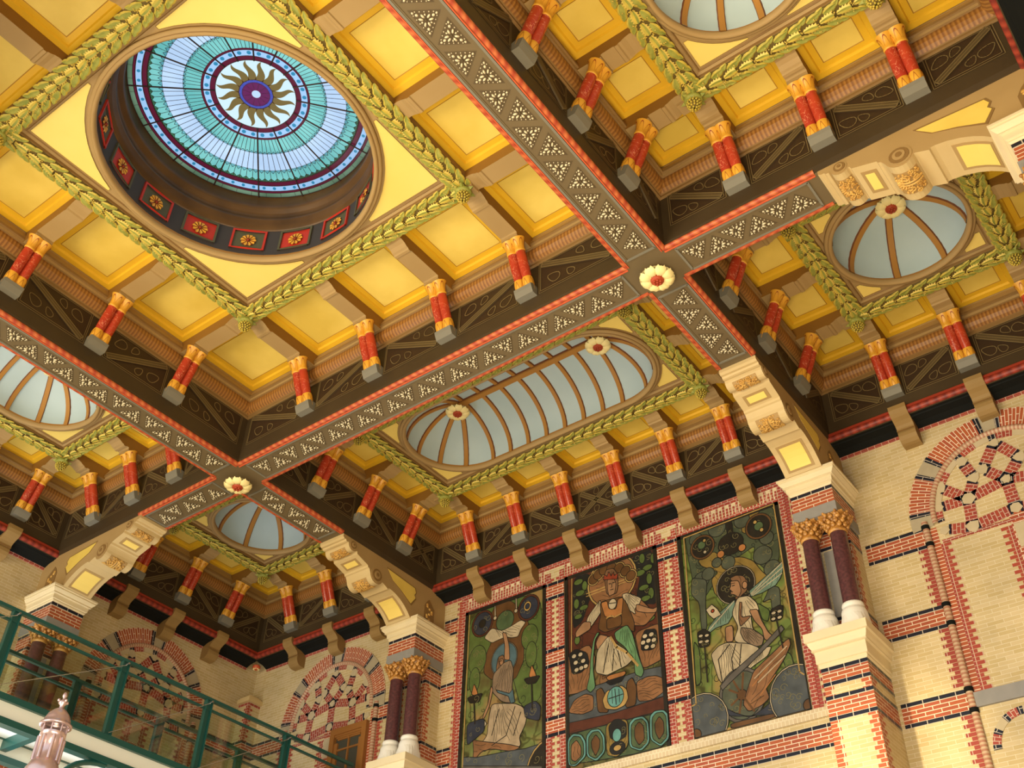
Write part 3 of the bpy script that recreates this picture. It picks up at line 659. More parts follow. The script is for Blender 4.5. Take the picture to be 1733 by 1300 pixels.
def beam(label, cx, cy, rz, a0, a1, body, rolls=None):
    """beam lying along its local x; a0..a1 carries the pierced panel and the rolls, body is the full length"""
    t = thing('ceiling_beam', label, 'ceiling beam', (cx, cy, 0), rz)
    mb = MB(); mb.box(body[0], body[1], -.070, .070, 0, .030, 'beam_olive'); mb.box(body[0], body[1], -.077, .077, .030, .30, 'beam_olive'); mb.build('beam_body', t)
    p0, p1 = a0+.035, a1-.03
    mb = MB()
    for (w, d, z, m) in ((.0545, .0035, .004, 'beam_grey'), (.0485, .0025, .0025, 'beam_olive')):
        for s in (-1, 1): mb.box(p0-.0, p1, s*w-d, s*w+d, -z, 0, m)
        for q in (p0, p1): mb.box(q-d, q+d, -w, w, -z, 0, m)
    mb.face([(p0, -.047, -.0006), (p1, -.047, -.0006), (p1, .047, -.0006), (p0, .047, -.0006)], 'beam_olive'); mb.build('panel_frame', t)
    r0, r1 = rolls or (a0, a1)
    for s in (-1, 1):
        mb = MB(); R_ = .0088; n = 12; L = (r1-r0)*S
        mb.grid([[(r0, s*.0700+R_*cos(2*pi*k/n), .007+R_*sin(2*pi*k/n)) for k in range(n)], [(r1, s*.0700+R_*cos(2*pi*k/n), .007+R_*sin(2*pi*k/n)) for k in range(n)]], 'roll_orange', close=True,
                uvs=lambda a, b: (a*L, b*.02*s))
        for q in (r0, r1): mb.face([(q, s*.0700+R_*cos(2*pi*k/n), .007+R_*sin(2*pi*k/n)) for k in range(n)], 'roll_edge')
        mb.grid([[(r0, s*.064, -.0), (r1, s*.064, -.0)], [(r0, s*.0632, -.0035), (r1, s*.0632, -.0035)], [(r0, s*.0600, -.0035), (r1, s*.0600, -.0035)], [(r0, s*.0600, 0), (r1, s*.0600, 0)]], 'roll_edge', smooth=False)
        mb.build('roll_moulding', t)
    n = int(round((p1-p0-.03)/.0765)); st = (p1-p0-.03)/n
    for k in range(n):
        x = p0+.015+(k+.5)*st
        if not ORN:
            o_ = ornament_mesh().build('leaf_ornament', t); ORN.append(o_); o_.location = (x*S, 0, 0)
        else: copy_part(ORN[0], t, (x, 0, 0), pi*(k % 2))
    return t
beam('olive beam with white leaf ornaments between the two cream flowers', 0, B, 0, -.93, .93, (-1.07, 1.07))
beam('short olive beam stub between the right flower and the right bracket', 1, B, 0, .068, .585, (.07, 1.29))
beam('short olive beam stub between the left flower and the left bracket', -1, B, pi, .068, .56, (.07, 1.2365))
beam('long olive beam running from the top edge to the right cream flower', 1, 0, pi/2, -.915, .92, (-.92, .92))
beam('long olive beam running from the left edge to the left cream flower', -1, 0, pi/2, -.915, .92, (-.92, .92))
beam('short olive beam between the right flower and the bracket beside the mosaics', 1, B, pi/2, .068, .54, (.07, 1.2465))
beam('short olive beam between the left flower and the bracket left of the mosaics', -1, B, pi/2, .068, .54, (.07, 1.2465))
flower((1, B, -.032), 'cream flower boss with red centre at the right crossing of the beams', 'flower bosses at the beam crossings', 1.14)
flower((-1, B, -.032), 'cream flower boss with red centre at the left crossing of the beams', 'flower bosses at the beam crossings', 1.14)

# ------------------------------------------------------------- scroll brackets
def bracket(label, cx, cy, rz, proto=[None]):
    if proto[0]: return dup(proto[0], (cx, cy, 0), rz, label)
    t = thing('scroll_bracket', label, 'bracket', (cx, cy, 0), rz, 'stone scroll brackets under the beams'); proto[0] = t
    arc = lambda cx_, cz_, r, a0, a1, n: [(cx_+r*cos(radians_(a0+(a1-a0)*k/n)), cz_+r*sin(radians_(a0+(a1-a0)*k/n))) for k in range(n+1)]
    C1, C2 = (.610, -.028, .028), (.774, -.100, .042)
    A_ = [(.545, 0), (.545, -.014), (.553, -.020), (.563, -.020), (.567, -.027), (.576, -.028), (.580, -.022)]
    c1 = arc(*C1, 200, 325, 7); F1 = [(.638, -.046), (.641, -.056), (.646, -.058), (.712, -.078), (.715, -.086), (.722, -.088), (.726, -.094)]
    c2 = arc(*C2, 190, 335, 9); F2 = [(.816, -.118), (.852, -.133), (.856, -.127), (.868, -.126), (.90, -.132), (.935, -.145), (.965, -.162), (.99, -.182), (1.01, -.203), (1.2465, -.203), (1.2465, 0)]
    P = A_+c1+F1+c2+F2; k_c1 = len(A_); k_f1 = k_c1+len(c1); k_c2 = k_f1+len(F1); k_f2 = k_c2+len(c2)
    W_ = .072; mb = MB()
    for k in range(len(P)-2):
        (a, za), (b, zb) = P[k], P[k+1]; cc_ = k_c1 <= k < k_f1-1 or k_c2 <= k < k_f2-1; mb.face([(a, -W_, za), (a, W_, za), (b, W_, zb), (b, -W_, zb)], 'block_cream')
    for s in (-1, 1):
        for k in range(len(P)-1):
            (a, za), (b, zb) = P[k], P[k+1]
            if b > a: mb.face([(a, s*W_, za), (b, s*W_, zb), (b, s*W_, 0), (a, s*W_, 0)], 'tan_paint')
    mb.build('bracket_body', t)
    def along(q):
        i = min(int(q), len(P)-2); u = q-i; return P[i][0]+(P[i+1][0]-P[i][0])*u, P[i][1]+(P[i+1][1]-P[i][1])*u
    def strip(m, q0, q1, hw, off, mt, n=8):
        pts = []
        for i in range(n+1):
            q = q0+(q1-q0)*i/n; x, z = along(q); (xa, za), (xb, zb) = along(max(0, q-.4)), along(q+.4); l = hypot(xb-xa, zb-za); pts.append((x+(zb-za)/l*off, z-(xb-xa)/l*off))
        m.grid([[(x, y, z) for y in (-hw, hw)] for x, z in pts], mt, smooth=False)
        for y in (-hw, hw): m.grid([[(x, y, z) for x, z in pts], [(x, y, z+.006) for x, z in pts]], mt, smooth=False)
        for x, z in (pts[0], pts[-1]): m.face([(x, -hw, z), (x, hw, z), (x, hw, z+.006), (x, -hw, z+.006)], mt)
    m = MB(); q = k_f1+2; strip(m, q+.16, q+.84, .046, .0014, 'tan_paint', 2); strip(m, q+.30, q+.70, .034, .0024, 'yellow_pale', 2); m.build('small_yellow_panel', t)
    m = MB(); q = k_f2+4; strip(m, q+.15, q+3.6, .052, .0014, 'tan_paint'); strip(m, q+.45, q+3.3, .042, .0028, 'yellow_pale'); m.build('large_yellow_panel', t)
    for nm_, k0, k1, hw in (('upper_carved_leaf', k_c1+.6, k_f1-1.4, .046), ('lower_carved_leaf', k_c2+1.2, k_f2-2.0, .044)):
        m = MB(); span = k1-k0; rr_ = random.Random(4)
        def P3(q, y, off=.0):
            x_, z_ = along(k0+span*q); return (x_, y, z_-off)
        strip(m, k0, k1, hw, .001, 'bracket_shade', 10)
        for s in (-1, 1):
            for (qc, yc, r, tw) in ((.40, .022, .011, 1), (.70, .037, .0065, -1), (.75, .014, .007, 1)):
                pts = [(qc+tw*(r*(1-j/18)*sin(j*.62))/.055, s*(yc+r*(1-j/18)*cos(j*.62))) for j in range(15)]
                for j in range(14): m.tube(P3(max(0, min(1, pts[j][0])), pts[j][1], .003), P3(max(0, min(1, pts[j+1][0])), pts[j+1][1], .003), .0026, 'bracket_gilt', 5, caps=False)
        for _ in range(46):
            q, y, an = rr_.random(), rr_.uniform(.004, hw-.005), rr_.uniform(0, 3.1); l_ = rr_.uniform(.0035, .0065)
            for s in (-1, 1): m.blob(P3(q, s*y, .002), l_, .0026, .0034, 'bracket_gilt', s*an, 6, 3)
        for j in range(7):
            a = (j-3)*.42; m.blob(P3(.35-.26*cos(a), .017*sin(a), .004), .0085, .0036, .0040, 'bracket_gilt', pi-a, 6, 3)
        if nm_[0] == 'l':
            for s in (-.005, .005): m.grid([[P3(i/10, s-.0022, .004) for i in range(11)], [P3(i/10, s, .008) for i in range(11)], [P3(i/10, s+.0022, .004) for i in range(11)]], 'bracket_gilt')
        m.build(nm_, t)
    # scroll ends on the sides, side panels
    for s in (-1, 1):
        f = lambda a, z, d: (a, s*(W_+d), z)
        for (c, z, r) in ((C2[0], C2[1], .037), (C1[0], C1[1], .023)):
            m = MB()
            for k, rr in enumerate((1, .78, .5, .25)): m.prism(f, ell(c, z, r*rr, n=16), 0 if k == 0 else .002*k, .002*(k+1), ('tan_paint', 'tan_dark', 'tan_paint', 'tan_dark')[k])
            m.build('scroll_end', t)
        m = MB(); poly = [(.83, -.030), (1.03, -.045), (1.04, -.068), (1.03, -.085), (1.04, -.10), (1.01, -.145), (.94, -.105), (.87, -.075)]
        m.prism(f, poly, 0, .002, 'tan_dark'); m.prism(f, [((x-.94)*.93+.94, (z+.08)*.86-.08) for x, z in poly], .002, .003, 'yellow_field'); m.build('side_panel', t)
        m = MB(); m.prism(f, [(1.10, -.205), (1.10, -.10), (1.115, -.075), (1.13, -.06), (1.145, -.075), (1.17, -.10), (1.17, -.205)], 0, .002, 'tan_dark')
        for i in range(12):
            a = i*.52; m.blob((1.135+.018*sin(a*2.0), s*(W_+.003), -.19+.009*i), .009, .003, .007, 'bracket_gilt')
        m.build('side_ornament', t)
    return t
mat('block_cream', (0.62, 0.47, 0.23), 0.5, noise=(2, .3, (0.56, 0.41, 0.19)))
mat('bracket_shade', (0.40, 0.25, 0.09), 0.6)
mat('bracket_gilt', (0.76, 0.48, 0.13), 0.45, noise=(9, .2, (0.52, 0.27, 0.06)))
bracket('stone bracket right of the mosaics, with yellow panels and gilt leaves', 1, B, pi/2)
bracket('stone bracket left of the mosaics, with yellow panels and gilt leaves', -1, B, pi/2)
bracket('stone bracket at the right edge, beside the round blue dome', 1.05, B, 0)
bracket('stone bracket at the left, above the green footbridge rail', -1, B, pi)

# ------------------------------------------------------------- piers with twin columns
def pier(label, cx, cy, rz, cols, zl=-2.97):
    """local x points out of the wall (towards the hall), wall plane at x=0, front at .197"""
    D = .197; Wd = .079
    t = thing('brick_pier', label, 'pier', (cx, cy, 0), rz)
    def cor(m, z0, prof, m_):
        for k in range(len(prof)-1):
            (o0, a), (o1, b) = prof[k], prof[k+1]
            A = [(0, -Wd-o0), (D+o0, -Wd-o0), (D+o0, Wd+o0), (0, Wd+o0)]; B_ = [(0, -Wd-o1), (D+o1, -Wd-o1), (D+o1, Wd+o1), (0, Wd+o1)]
            for j in range(3): m.face([(*A[j], a), (*A[j+1], a), (*B_[j+1], b), (*B_[j], b)], m_)
        for o, z in (prof[0], prof[-1]): m.face([(0, -Wd-o, z), (D+o, -Wd-o, z), (D+o, Wd+o, z), (0, Wd+o, z)], m_)
    m = MB(); cor(m, 0, [(.0, -.196), (.034, -.197), (.034, -.205), (.029, -.206), (.030, -.213), (.024, -.220), (.018, -.226), (.019, -.231), (.011, -.233), (.010, -.252), (.004, -.254), (.005, -.260), (0, -.266)], 'cream_stone'); m.build('upper_cornice', t)
    def band(m, z0, z1, mm, dd, Dd=D, wdd=Wd):
        h = (z1-z0)*S; a = wdd+dd; b = Dd+dd
        for p, q, L in (((0, -a), (b, -a), b), ((b, -a), (b, a), 2*a), ((b, a), (0, a), b)):
            m.face([(*p, z0), (*q, z0), (*q, z1), (*p, z1)], mm, [(0, 0), (L*S, 0), (L*S, h), (0, h)])
    m = MB(); m.box(0, D, -Wd, Wd, -.338, -.266, 'brick_red'); band(m, -.338, -.266, 'brick_red', .0006); band(m, -.2815, -.267, 'brick_black', .0012); m.build('brick_block', t)
    m = MB(); m.box(0, D+.004, -Wd-.004, Wd+.004, -.380, -.338, 'grey_stone'); m.build('impost', t)
    # recessed core behind the columns
    m = MB(); Dc = .100; m.box(0, Dc, -Wd+.004, Wd-.004, -.84, -.380, 'brick_yellow')
    for z0, z1 in ((-.452, -.40), (-.80, -.745)): band(m, z0, z1, 'brick_red', .0008, Dc, Wd-.004)
    for z0, z1 in ((-.4, -.386), (-.466, -.452), (-.745, -.731)): band(m, z0, z1, 'brick_black', .0012, Dc, Wd-.004)
    m.face([(Dc+.0015, -.030, -.73), (Dc+.0015, .030, -.73), (Dc+.0015, .030, -.47), (Dc+.0015, -.030, -.47)], 'grey_stone')
    n = int((.731-.466)/.01385)
    for k in range(n):
        z = -.466-.01385*(k+1); l = (.024, .036)[k % 2]
        for s in (-1, 1):
            y0, y1 = sorted((s*(Wd-.004), s*(Wd-.004-l*.8)))
            m.face([(Dc+.001, y0, z), (Dc+.001, y1, z), (Dc+.001, y1, z+.0122), (Dc+.001, y0, z+.0122)], 'brick_red', [(0, .003), ((y1-y0)*S, .003), ((y1-y0)*S, .052), (0, .052)])
            yy = s*(Wd-.004+.001); m.face([(Dc-l, yy, z), (Dc, yy, z), (Dc, yy, z+.0122), (Dc-l, yy, z+.0122)], 'brick_red', [(0, .003), (l*S, .003), (l*S, .052), (0, .052)])
    m.build('recessed_core', t)
    m = MB(); cor(m, 0, [(.0, -.826), (.032, -.828), (.032, -.858), (.025, -.860), (.022, -.872), (.016, -.883), (.018, -.889), (.010, -.891), (.010, -.932), (.004, -.934), (.006, -.941), (0, -.948)], 'cream_stone'); m.build('lower_cornice', t)
    m = MB(); m.box(0, D, -Wd, Wd, zl, -.948, 'brick_yellow')
    def bands(z0, z1):
        band(m, z0+.01385, z1-.01385, 'brick_red', .0008); band(m, z1-.01385, z1, 'brick_black', .0012); band(m, z0, z0+.01385, 'brick_black', .0012)
    bands(-1.012, -.948); z = -1.045
    while z > zl+.1: bands(z-.083, z); z -= .301
    z = -1.012
    while z > zl+.02:
        k = int(round(-z/.01385)); l = (.030, .046)[k % 2]
        for s in (-1, 1):
            y0, y1 = sorted((s*Wd, s*(Wd-l*.7)))
            m.face([(D+.0006, y0, z-.01385), (D+.0006, y1, z-.01385), (D+.0006, y1, z-.001), (D+.0006, y0, z-.001)], 'brick_red', [(0, .003), ((y1-y0)*S, .003), ((y1-y0)*S, .052), (0, .052)])
            yy = s*(Wd+.0006); m.face([(D-l, yy, z-.01385), (D, yy, z-.01385), (D, yy, z-.001), (D-l, yy, z-.001)], 'brick_red', [(0, .003), (l*S, .003), (l*S, .052), (0, .052)])
        z -= .01385
    m.build('pedestal', t)
    for i, y in enumerate((-.053, .053)):
        c, s_ = cos(rz), sin(rz); lx, ly = .150, y; loc = (cx+lx*c-ly*s_, cy+lx*s_+ly*c, 0)
        column(loc, rz, cols[i])
def column(loc, rz, label, proto=[None]):
    if proto[0]: return dup(proto[0], loc, rz, label)
    t = thing('marble_column', label, 'column', loc, rz, 'dark marble columns with gilded capitals'); proto[0] = t
    m = MB(); m.lathe((0, 0, 0), [(.0290, -.445), (.0305, -.60), (.0310, -.730)], 24, 'porphyry'); m.build('shaft', t)
    m = MB(); m.lathe((0, 0, 0), [(.0300, -.447), (.0340, -.444), (.0340, -.436), (.0310, -.432), (.0320, -.412), (.036, -.396), (.046, -.386)], 20, 'capital_gilt'); m.box(-.046, .046, -.046, .046, -.388, -.380, 'capital_gilt')
    random.seed(5)
    for row, (z, r, n) in enumerate(((-.424, .036, 10), (-.410, .041, 10), (-.396, .049, 12), (-.388, .053, 8))):
        for k in range(n):
            a = 2*pi*(k+.5*(row % 2))/n; m.blob((r*cos(a), r*sin(a), z), .011, .008, .010, 'capital_gilt', a+pi/2, 6, 3); m.blob((r*1.12*cos(a), r*1.12*sin(a), z+.006), .006, .006, .005, 'capital_gilt')
    m.build('capital', t)
    m = MB(); m.lathe((0, 0, 0), [(.0320, -.727), (.0360, -.729), (.0380, -.736), (.0360, -.743), (.0350, -.747), (.0400, -.752), (.0435, -.762), (.0440, -.776)], 24, 'base_stone')
    rows = []
    for z, r, sq in ((-.776, .044, 0.0), (-.800, .046, .6), (-.827, .046, 1.0)):
        row = []
        for k in range(24):
            a = 2*pi*k/24; q = 1/max(abs(cos(a)), abs(sin(a))); q = min(q, 1.22); rr = r*(1+(q-1)*sq); row.append((rr*cos(a), rr*sin(a), z))
        rows.append(row)
    m.grid(rows, 'base_stone', close=True, smooth=False); m.build('base', t)
pier('banded brick pier right of the mosaics, carrying the stone bracket', 1, YW, -pi/2, ['dark column left of its twin, on the pier right of the mosaics', 'dark column right of its twin, on the pier right of the mosaics'])
pier('banded brick pier left of the mosaics, carrying the stone bracket', -1, YW, -pi/2, ['dark column left of its twin, on the pier left of the mosaics', 'dark column right of its twin, on the pier left of the mosaics'])
pier('brick pier at the left edge behind the footbridge glass', -YW, B, 0, ['column behind the footbridge glass, left one of the pair', 'column behind the footbridge glass, right one of the pair'])
pier('brick pier at the right edge under the bracket', YW+.05, B, pi, ['column under the right edge bracket, nearer the hall centre', 'column under the right edge bracket, nearer the mosaics'])

# ------------------------------------------------------------- walls
def wall_box(name, x0, x1, y0, y1, z0, z1):
    m = MB(); m.box(x0, x1, y0, y1, z0, z1, 'brick_yellow'); return struct(m.build(name))
wall_back = wall_box('wall_back', -2.4, 2.4, YW, YW+.12, -2.97, .36); wall_left = wall_box('wall_left', -YW-.12, -YW, -2.3, YW, -2.97, .36)
wall_right = wall_box('wall_right', YW+.05, YW+.17, -.55, YW, -2.97, .36)
m = MB(); m.box(-YW-.12, YW+.17, -2.3, -1.1, .40, .44, 'tan_dark'); m.box(-YW-.12, YW+.17, 1.09, YW+.12, .56, .60, 'tan_dark')
m.box(-YW-.12, -.93, -1.1, 1.09, .56, .60, 'tan_dark'); m.box(.93, YW+.17, -1.1, 1.09, .56, .60, 'tan_dark')
for (x0, x1, y0, y1) in ((-.93, .93, .52, 1.09), (-.93, .93, -1.1, -.52), (-.93, -.52, -.52, .52), (.52, .93, -.52, .52)): m.box(x0, x1, y0, y1, .56, .60, 'tan_dark')
for (x0, x1, y0, y1) in ((-.53, .53, .50, .53), (-.53, .53, -.53, -.50), (-.53, -.50, -.53, .53), (.50, .53, -.53, .53)): m.box(x0, x1, y0, y1, .34, .75, 'tan_dark')
m.box(-YW-.12, YW+.17, -1.1, -1.08, 0, .60, 'tan_dark'); struct(m.build('ceiling'))  # unseen roof deck, added to block sky light from above
mat('floor_stone', (0.55, 0.48, 0.38), 0.5); m = MB(); m.box(-2.4, 2.4, -4.4, 2.4, -3.02, -2.97, 'floor_stone'); struct(m.build('floor'))

def band6(m, f, a0, a1, z1, d=.001):
    """six-course band: black, four red, black; z1 is its top"""
    h = .0138; q = lambda za, zb, mt, dd: m.face([f(a0, za, dd), f(a1, za, dd), f(a1, zb, dd), f(a0, zb, dd)], mt, [(a0*S, 0), (a1*S, 0), (a1*S, (zb-za)*S), (a0*S, (zb-za)*S)])
    q(z1-6*h, z1, 'brick_red', d); q(z1-h, z1, 'brick_black', d+.0006); q(z1-6*h, z1-5*h, 'brick_black', d+.0006)
def teeth(m, f, a, sg, z0, z1, l0=.022, l1=.038, d=.001, mt='brick_header'):
    n = int((z1-z0)/.0138)
    for k in range(n):
        z = z1-(k+1)*.0138; l = l0 if k % 2 else l1; b0, b1 = sorted((a, a+sg*l))
        m.face([f(b0, z+.0006, d), f(b1, z+.0006, d), f(b1, z+.0132, d), f(b0, z+.0132, d)], mt, [(b0*S, .004), (b1*S, .004), (b1*S, .052), (b0*S, .052)])
BANDS = (-.437, -.741, -1.042, -1.343)
def ring_seg(m, f, ca, cz, r0, r1, t0, t1, mt, d0, d1, n=None):
    n = n or max(2, int(abs(t1-t0)/4)); pts = [radians_(t0+(t1-t0)*k/n) for k in range(n+1)]
    for k in range(n):
        a, b = pts[k], pts[k+1]; P = lambda r, t, d: f(ca+r*cos(t), cz+r*sin(t), d)
        m.face([P(r0, a, d1), P(r1, a, d1), P(r1, b, d1), P(r0, b, d1)], mt, [(r0*S, a*r1*S), (r1*S, a*r1*S), (r1*S, b*r1*S), (r0*S, b*r1*S)])
        m.face([P(r1, a, 0), P(r1, b, 0), P(r1, b, d1), P(r1, a, d1)], mt); m.face([P(r0, a, 0), P(r0, b, 0), P(r0, b, d1), P(r0, a, d1)], mt)
radians_ = math.radians
def blind_arch(label, cx, cy, rz, left_w, right_w, window=False):
    """local x out of the wall, y along it"""
    t = thing('blind_arch', label, 'brick arch', (cx, cy, 0), rz); f = lambda a, z, d: (d, a, z); cz = -.42
    m = MB(); cuts = [(184.5, 175.5), (144.5, 135.5), (94.5, 85.5), (44.5, 35.5), (4.5, -4.5)]
    for i, (a, b) in enumerate(cuts):
        ring_seg(m, f, 0, cz, .275, .352, a, b, 'block_stone', 0, .004)
        if i < 4:
            n = cuts[i+1][0]; ring_seg(m, f, 0, cz, .275, .352, b, b-3.2, 'brick_blackr', 0, .005); ring_seg(m, f, 0, cz, .275, .352, n+3.2, n, 'brick_blackr', 0, .005)
            ring_seg(m, f, 0, cz, .275, .352, b-3.2, n+3.2, 'brick_red', 0, .004)
    m.build('arch_ring', t)
    m = MB(); rows = []
    for k in range(41):
        a = radians_(184-188*k/40); rows.append([f((.268+.010*cos(q))*cos(a), cz+(.268+.010*cos(q))*sin(a), .004+.010*sin(q)) for q in [pi*j/6 for j in range(7)]])
    m.grid(rows, 'roll_brick', uvs=lambda a, b: (a*.0225*S, b*.01)); m.build('arch_roll', t)
    m = MB(); a = 184
    for k in range(12):
        w = 188/12; b = a-w; q = k % 2
        ring_seg(m, f, 0, cz, .236, .260, a, b+ (3 if q else 0), 'node_stone' if q else 'brick_header', 0, .003)
        if q: ring_seg(m, f, 0, cz, .236, .260, b+3.5, b, 'brick_blackr', 0, .0035); 
        else: ring_seg(m, f, 0, cz, .236, .260, a, a-3, 'brick_blackr', 0, .0035)
        a = b
    m.build('inner_ring', t)
    # tracery: stone knots joined by short arms of red brick
    N = [(0, .223), (-.125, .193), (-.222, .118), (-.245, .040), (-.064, .134), (-.139, .039), (0, .066), (0, -.052), (-.150, -.072), (-.245, -.052), (-.100, .112)]
    E_ = [(0, 4), (1, 10), (4, 10), (4, 6), (10, 5), (2, 5), (3, 5), (5, 6), (5, 8), (6, 7), (7, 8), (8, 9)]
    m = MB(); done = set()
    for s in (-1, 1):
        for i, j in E_:
            (x0, z0), (x1, z1) = N[i], N[j]; x0 *= -s; x1 *= -s; key = (round(x0, 4), z0, round(x1, 4), z1)
            if key in done: continue
            done.add(key); l = hypot(x1-x0, z1-z0); ux, uz = (x1-x0)/l, (z1-z0)/l; w0 = .020; g = .015
            def quad(s0, s1, w, mt, d):
                c = [(x0+ux*s0-uz*w, z0+uz*s0+ux*w), (x0+ux*s1-uz*w, z0+uz*s1+ux*w), (x0+ux*s1+uz*w, z0+uz*s1-ux*w), (x0+ux*s0+uz*w, z0+uz*s0-ux*w)]
                m.prism(f, c, 0, d, mt, uv=[(0, s0*S), (0, s1*S), (2*w*S, s1*S), (2*w*S, s0*S)])
            if l > 2*g+.02:
                quad(g, l-g, w0, 'brick_header', .003); quad(g, g+.009, w0, 'brick_blackr', .0036); quad(l-g-.009, l-g, w0, 'brick_blackr', .0036)
        for i, (x, z) in enumerate(N):
            if x == 0 and s < 0: continue
            r = .0150+.003*(i % 3); m.prism(f, [(-s*x+r*cos(2*pi*k/6+i)*(1+.35*(k % 2)), z+r*sin(2*pi*k/6+i)*(1+.25*((k+i) % 2))) for k in range(6)], 0, .0045, 'node_stone')
    for o_ in range(len(m.v)): x, y, z = m.v[o_]; m.v[o_] = (x, y, z+cz)
    m.prism(f, [(-.262, -.507), (.262, -.507), (.262, -.519), (-.262, -.519)], 0, .003, 'brick_header'); m.build('tracery', t)
    # jambs
    zb = -1.062
    m = MB()
    for s in (-1, 1):
        m.grid([[f(s*.305+.0115*cos(2*pi*k/10), zz, .006+.0115*sin(2*pi*k/10)) for k in range(10)] for zz in (-.42, -.9, -1.4, -2.9)], 'roll_brick', close=True, uvs=lambda a, b: ((0, .48, .98, 2.48)[a]*S, b*.01))
        a0, a1 = sorted((s*.270, s*.294)); m.face([f(a0, zb, .001), f(a1, zb, .001), f(a1, -.45, .001), f(a0, -.45, .001)], 'brick_red')
        teeth(m, f, s*.270, -s, zb, -.52); m_ = m
        for z1, z0 in zip((-.52, -.824, -1.125), (-.741, -1.042, -1.343)): teeth(m, f, s*.317, s, z0, z1, .018, .034)
        for bz in BANDS[:3]:
            for q in (bz-.007, bz-.083+.007): m.tube(f(s*.305, q-.0075, .006), f(s*.305, q+.0075, .006), .0145, 'cove_dark', 10)
    m.build('jamb_roll', t)
    m = MB(); a = .030
    teeth(m, f, -a, -1, zb, -.53); teeth(m, f, a, 1, zb, -.53); m.prism(f, [(-.030, zb), (.030, zb), (.030, -.485), (-.030, -.485)], 0, .0025, 'brick_red'); m.prism(f, [(-.024, -.62), (.024, -.62), (.024, -.53), (-.024, -.53)], 0, .004, 'node_stone'); m.build('centre_post', t)
    m = MB(); m.box(0, .010, -.294, .294, zb-.048, zb, 'grey_stone'); m.build('sill', t)
    cc = ((-.165, -1.250), (.165, -1.250))
    for (ca, c_) in cc:
        k = 180.0; i = 0; m = MB()
        while k > 1:
            w = (9, 17, 9, 20)[i % 4]; ring_seg(m, f, ca, c_, .090, .115, k, max(k-w, 0), ('brick_blackr', 'brick_header', 'brick_blackr', 'node_stone')[i % 4], 0, .003); k -= w; i += 1
        m.build('lower_arch', t)
    for bz in BANDS:
        for p, q in ((-left_w, -.318), (.318, right_w)): m = MB(); band6(m, f, p, q, bz); m.build('brick_band', t)
    if window:
        wd = MB(); a0, a1, z1, z0 = window
        for (p, q, r, s_) in ((a0, a0+.028, z0, z1-.03), (a1-.028, a1, z0, z1-.03), (a0, a1, z1-.030, z1)): wd.box(.002, .022, p, q, r, s_, 'wood_window')
        for k in range(3): wd.box(.002, .016-.003*k, a0+.028+.008*k, a1-.028-.008*k, z1-.040-.008*k, z1-.030-.008*k, 'wood_window')
        wd.box(.002, .012, (a0+a1)/2-.004, (a0+a1)/2+.004, z0, z1-.04, 'wood_window'); wd.box(.002, .011, a0+.03, a1-.03, z1-.108, z1-.100, 'wood_window')
        for p, q in ((a0+.028, a0+.048), (a1-.048, a1-.028)): wd.box(.002, .0135, p, q, z0, z1-.07, 'wood_window')
        o_ = struct(wd.build('window_1')); o_.location = conv(cx, cy, 0); o_.rotation_euler = (0, 0, rz)
        g = MB(); g.box(.001, .004, a0+.03, a1-.03, z0, z1-.03, 'pane_dark'); g.build('window_pane', o_)
brick('brick_blackr', (0.016, 0.018, 0.030), (0.012, 0.014, 0.022), (0.55, 0.48, 0.38), rh=.055, ms=0.005, rough=.3)
stripes('roll_brick', (0.58, 0.45, 0.29), (0.40, 0.16, 0.09), 18.0, .5)
blind_arch('big blind arch at the right edge, red ring and stone tracery on yellow brick', 1.622, YW, -pi/2, .53, .60)
blind_arch('blind arch between the left room corner and the pier, with a wooden window', -1.616, YW, -pi/2, .60, .53, (.035, .268, -.505, -1.13))
blind_arch('blind arch on the left wall, seen above and through the footbridge', -YW, 1.60, 0, .53, .60)

# corner pilaster
t = thing('corner_pilaster', 'slim brick pilaster with stepped stone cap in the left corner', 'pilaster', (-YW, YW, 0))
m = MB(); m.box(0, .075, -.075, 0, -2.97, -.235, 'brick_yellow')
for z1 in BANDS:
    for k, (za, zb_, mt) in enumerate(((z1-.083, z1, 'brick_red'), (z1-.0138, z1, 'brick_black'), (z1-.083, z1-.069, 'brick_black'))):
        d = .0765+.0006*k; m.face([(0, -d, za), (d, -d, za), (d, -d, zb_), (0, -d, zb_)], mt, [(0, 0), (.3, 0), (.3, (zb_-za)*S), (0, (zb_-za)*S)]); m.face([(d, -d, za), (d, 0, za), (d, 0, zb_), (d, -d, zb_)], mt, [(0, 0), (.3, 0), (.3, (zb_-za)*S), (0, (zb_-za)*S)])
for k in range(44):
    z = -.25-.0138*(k+1); l = (.018, .030)[k % 2]; e = .0758; uv = [(0, .004), (l*S, .004), (l*S, .052), (0, .052)]
    m.face([(e-l, -e, z), (e, -e, z), (e, -e, z+.0126), (e-l, -e, z+.0126)], 'brick_header', uv); m.face([(e, -e, z), (e, -e+l, z), (e, -e+l, z+.0126), (e, -e, z+.0126)], 'brick_header', uv)
m.box(0, .0765, -.0765, 0, -.249, -.236, 'brick_header'); m.build('shaft', t)
m = MB()
for o, za, zb_ in ((.092, -.235, -.212), (.078, -.212, -.198), (.056, -.198, -.184), (.034, -.184, -.172)): m.box(0, o, -o, 0, za, zb_, 'block_cream')
m.build('cap', t)

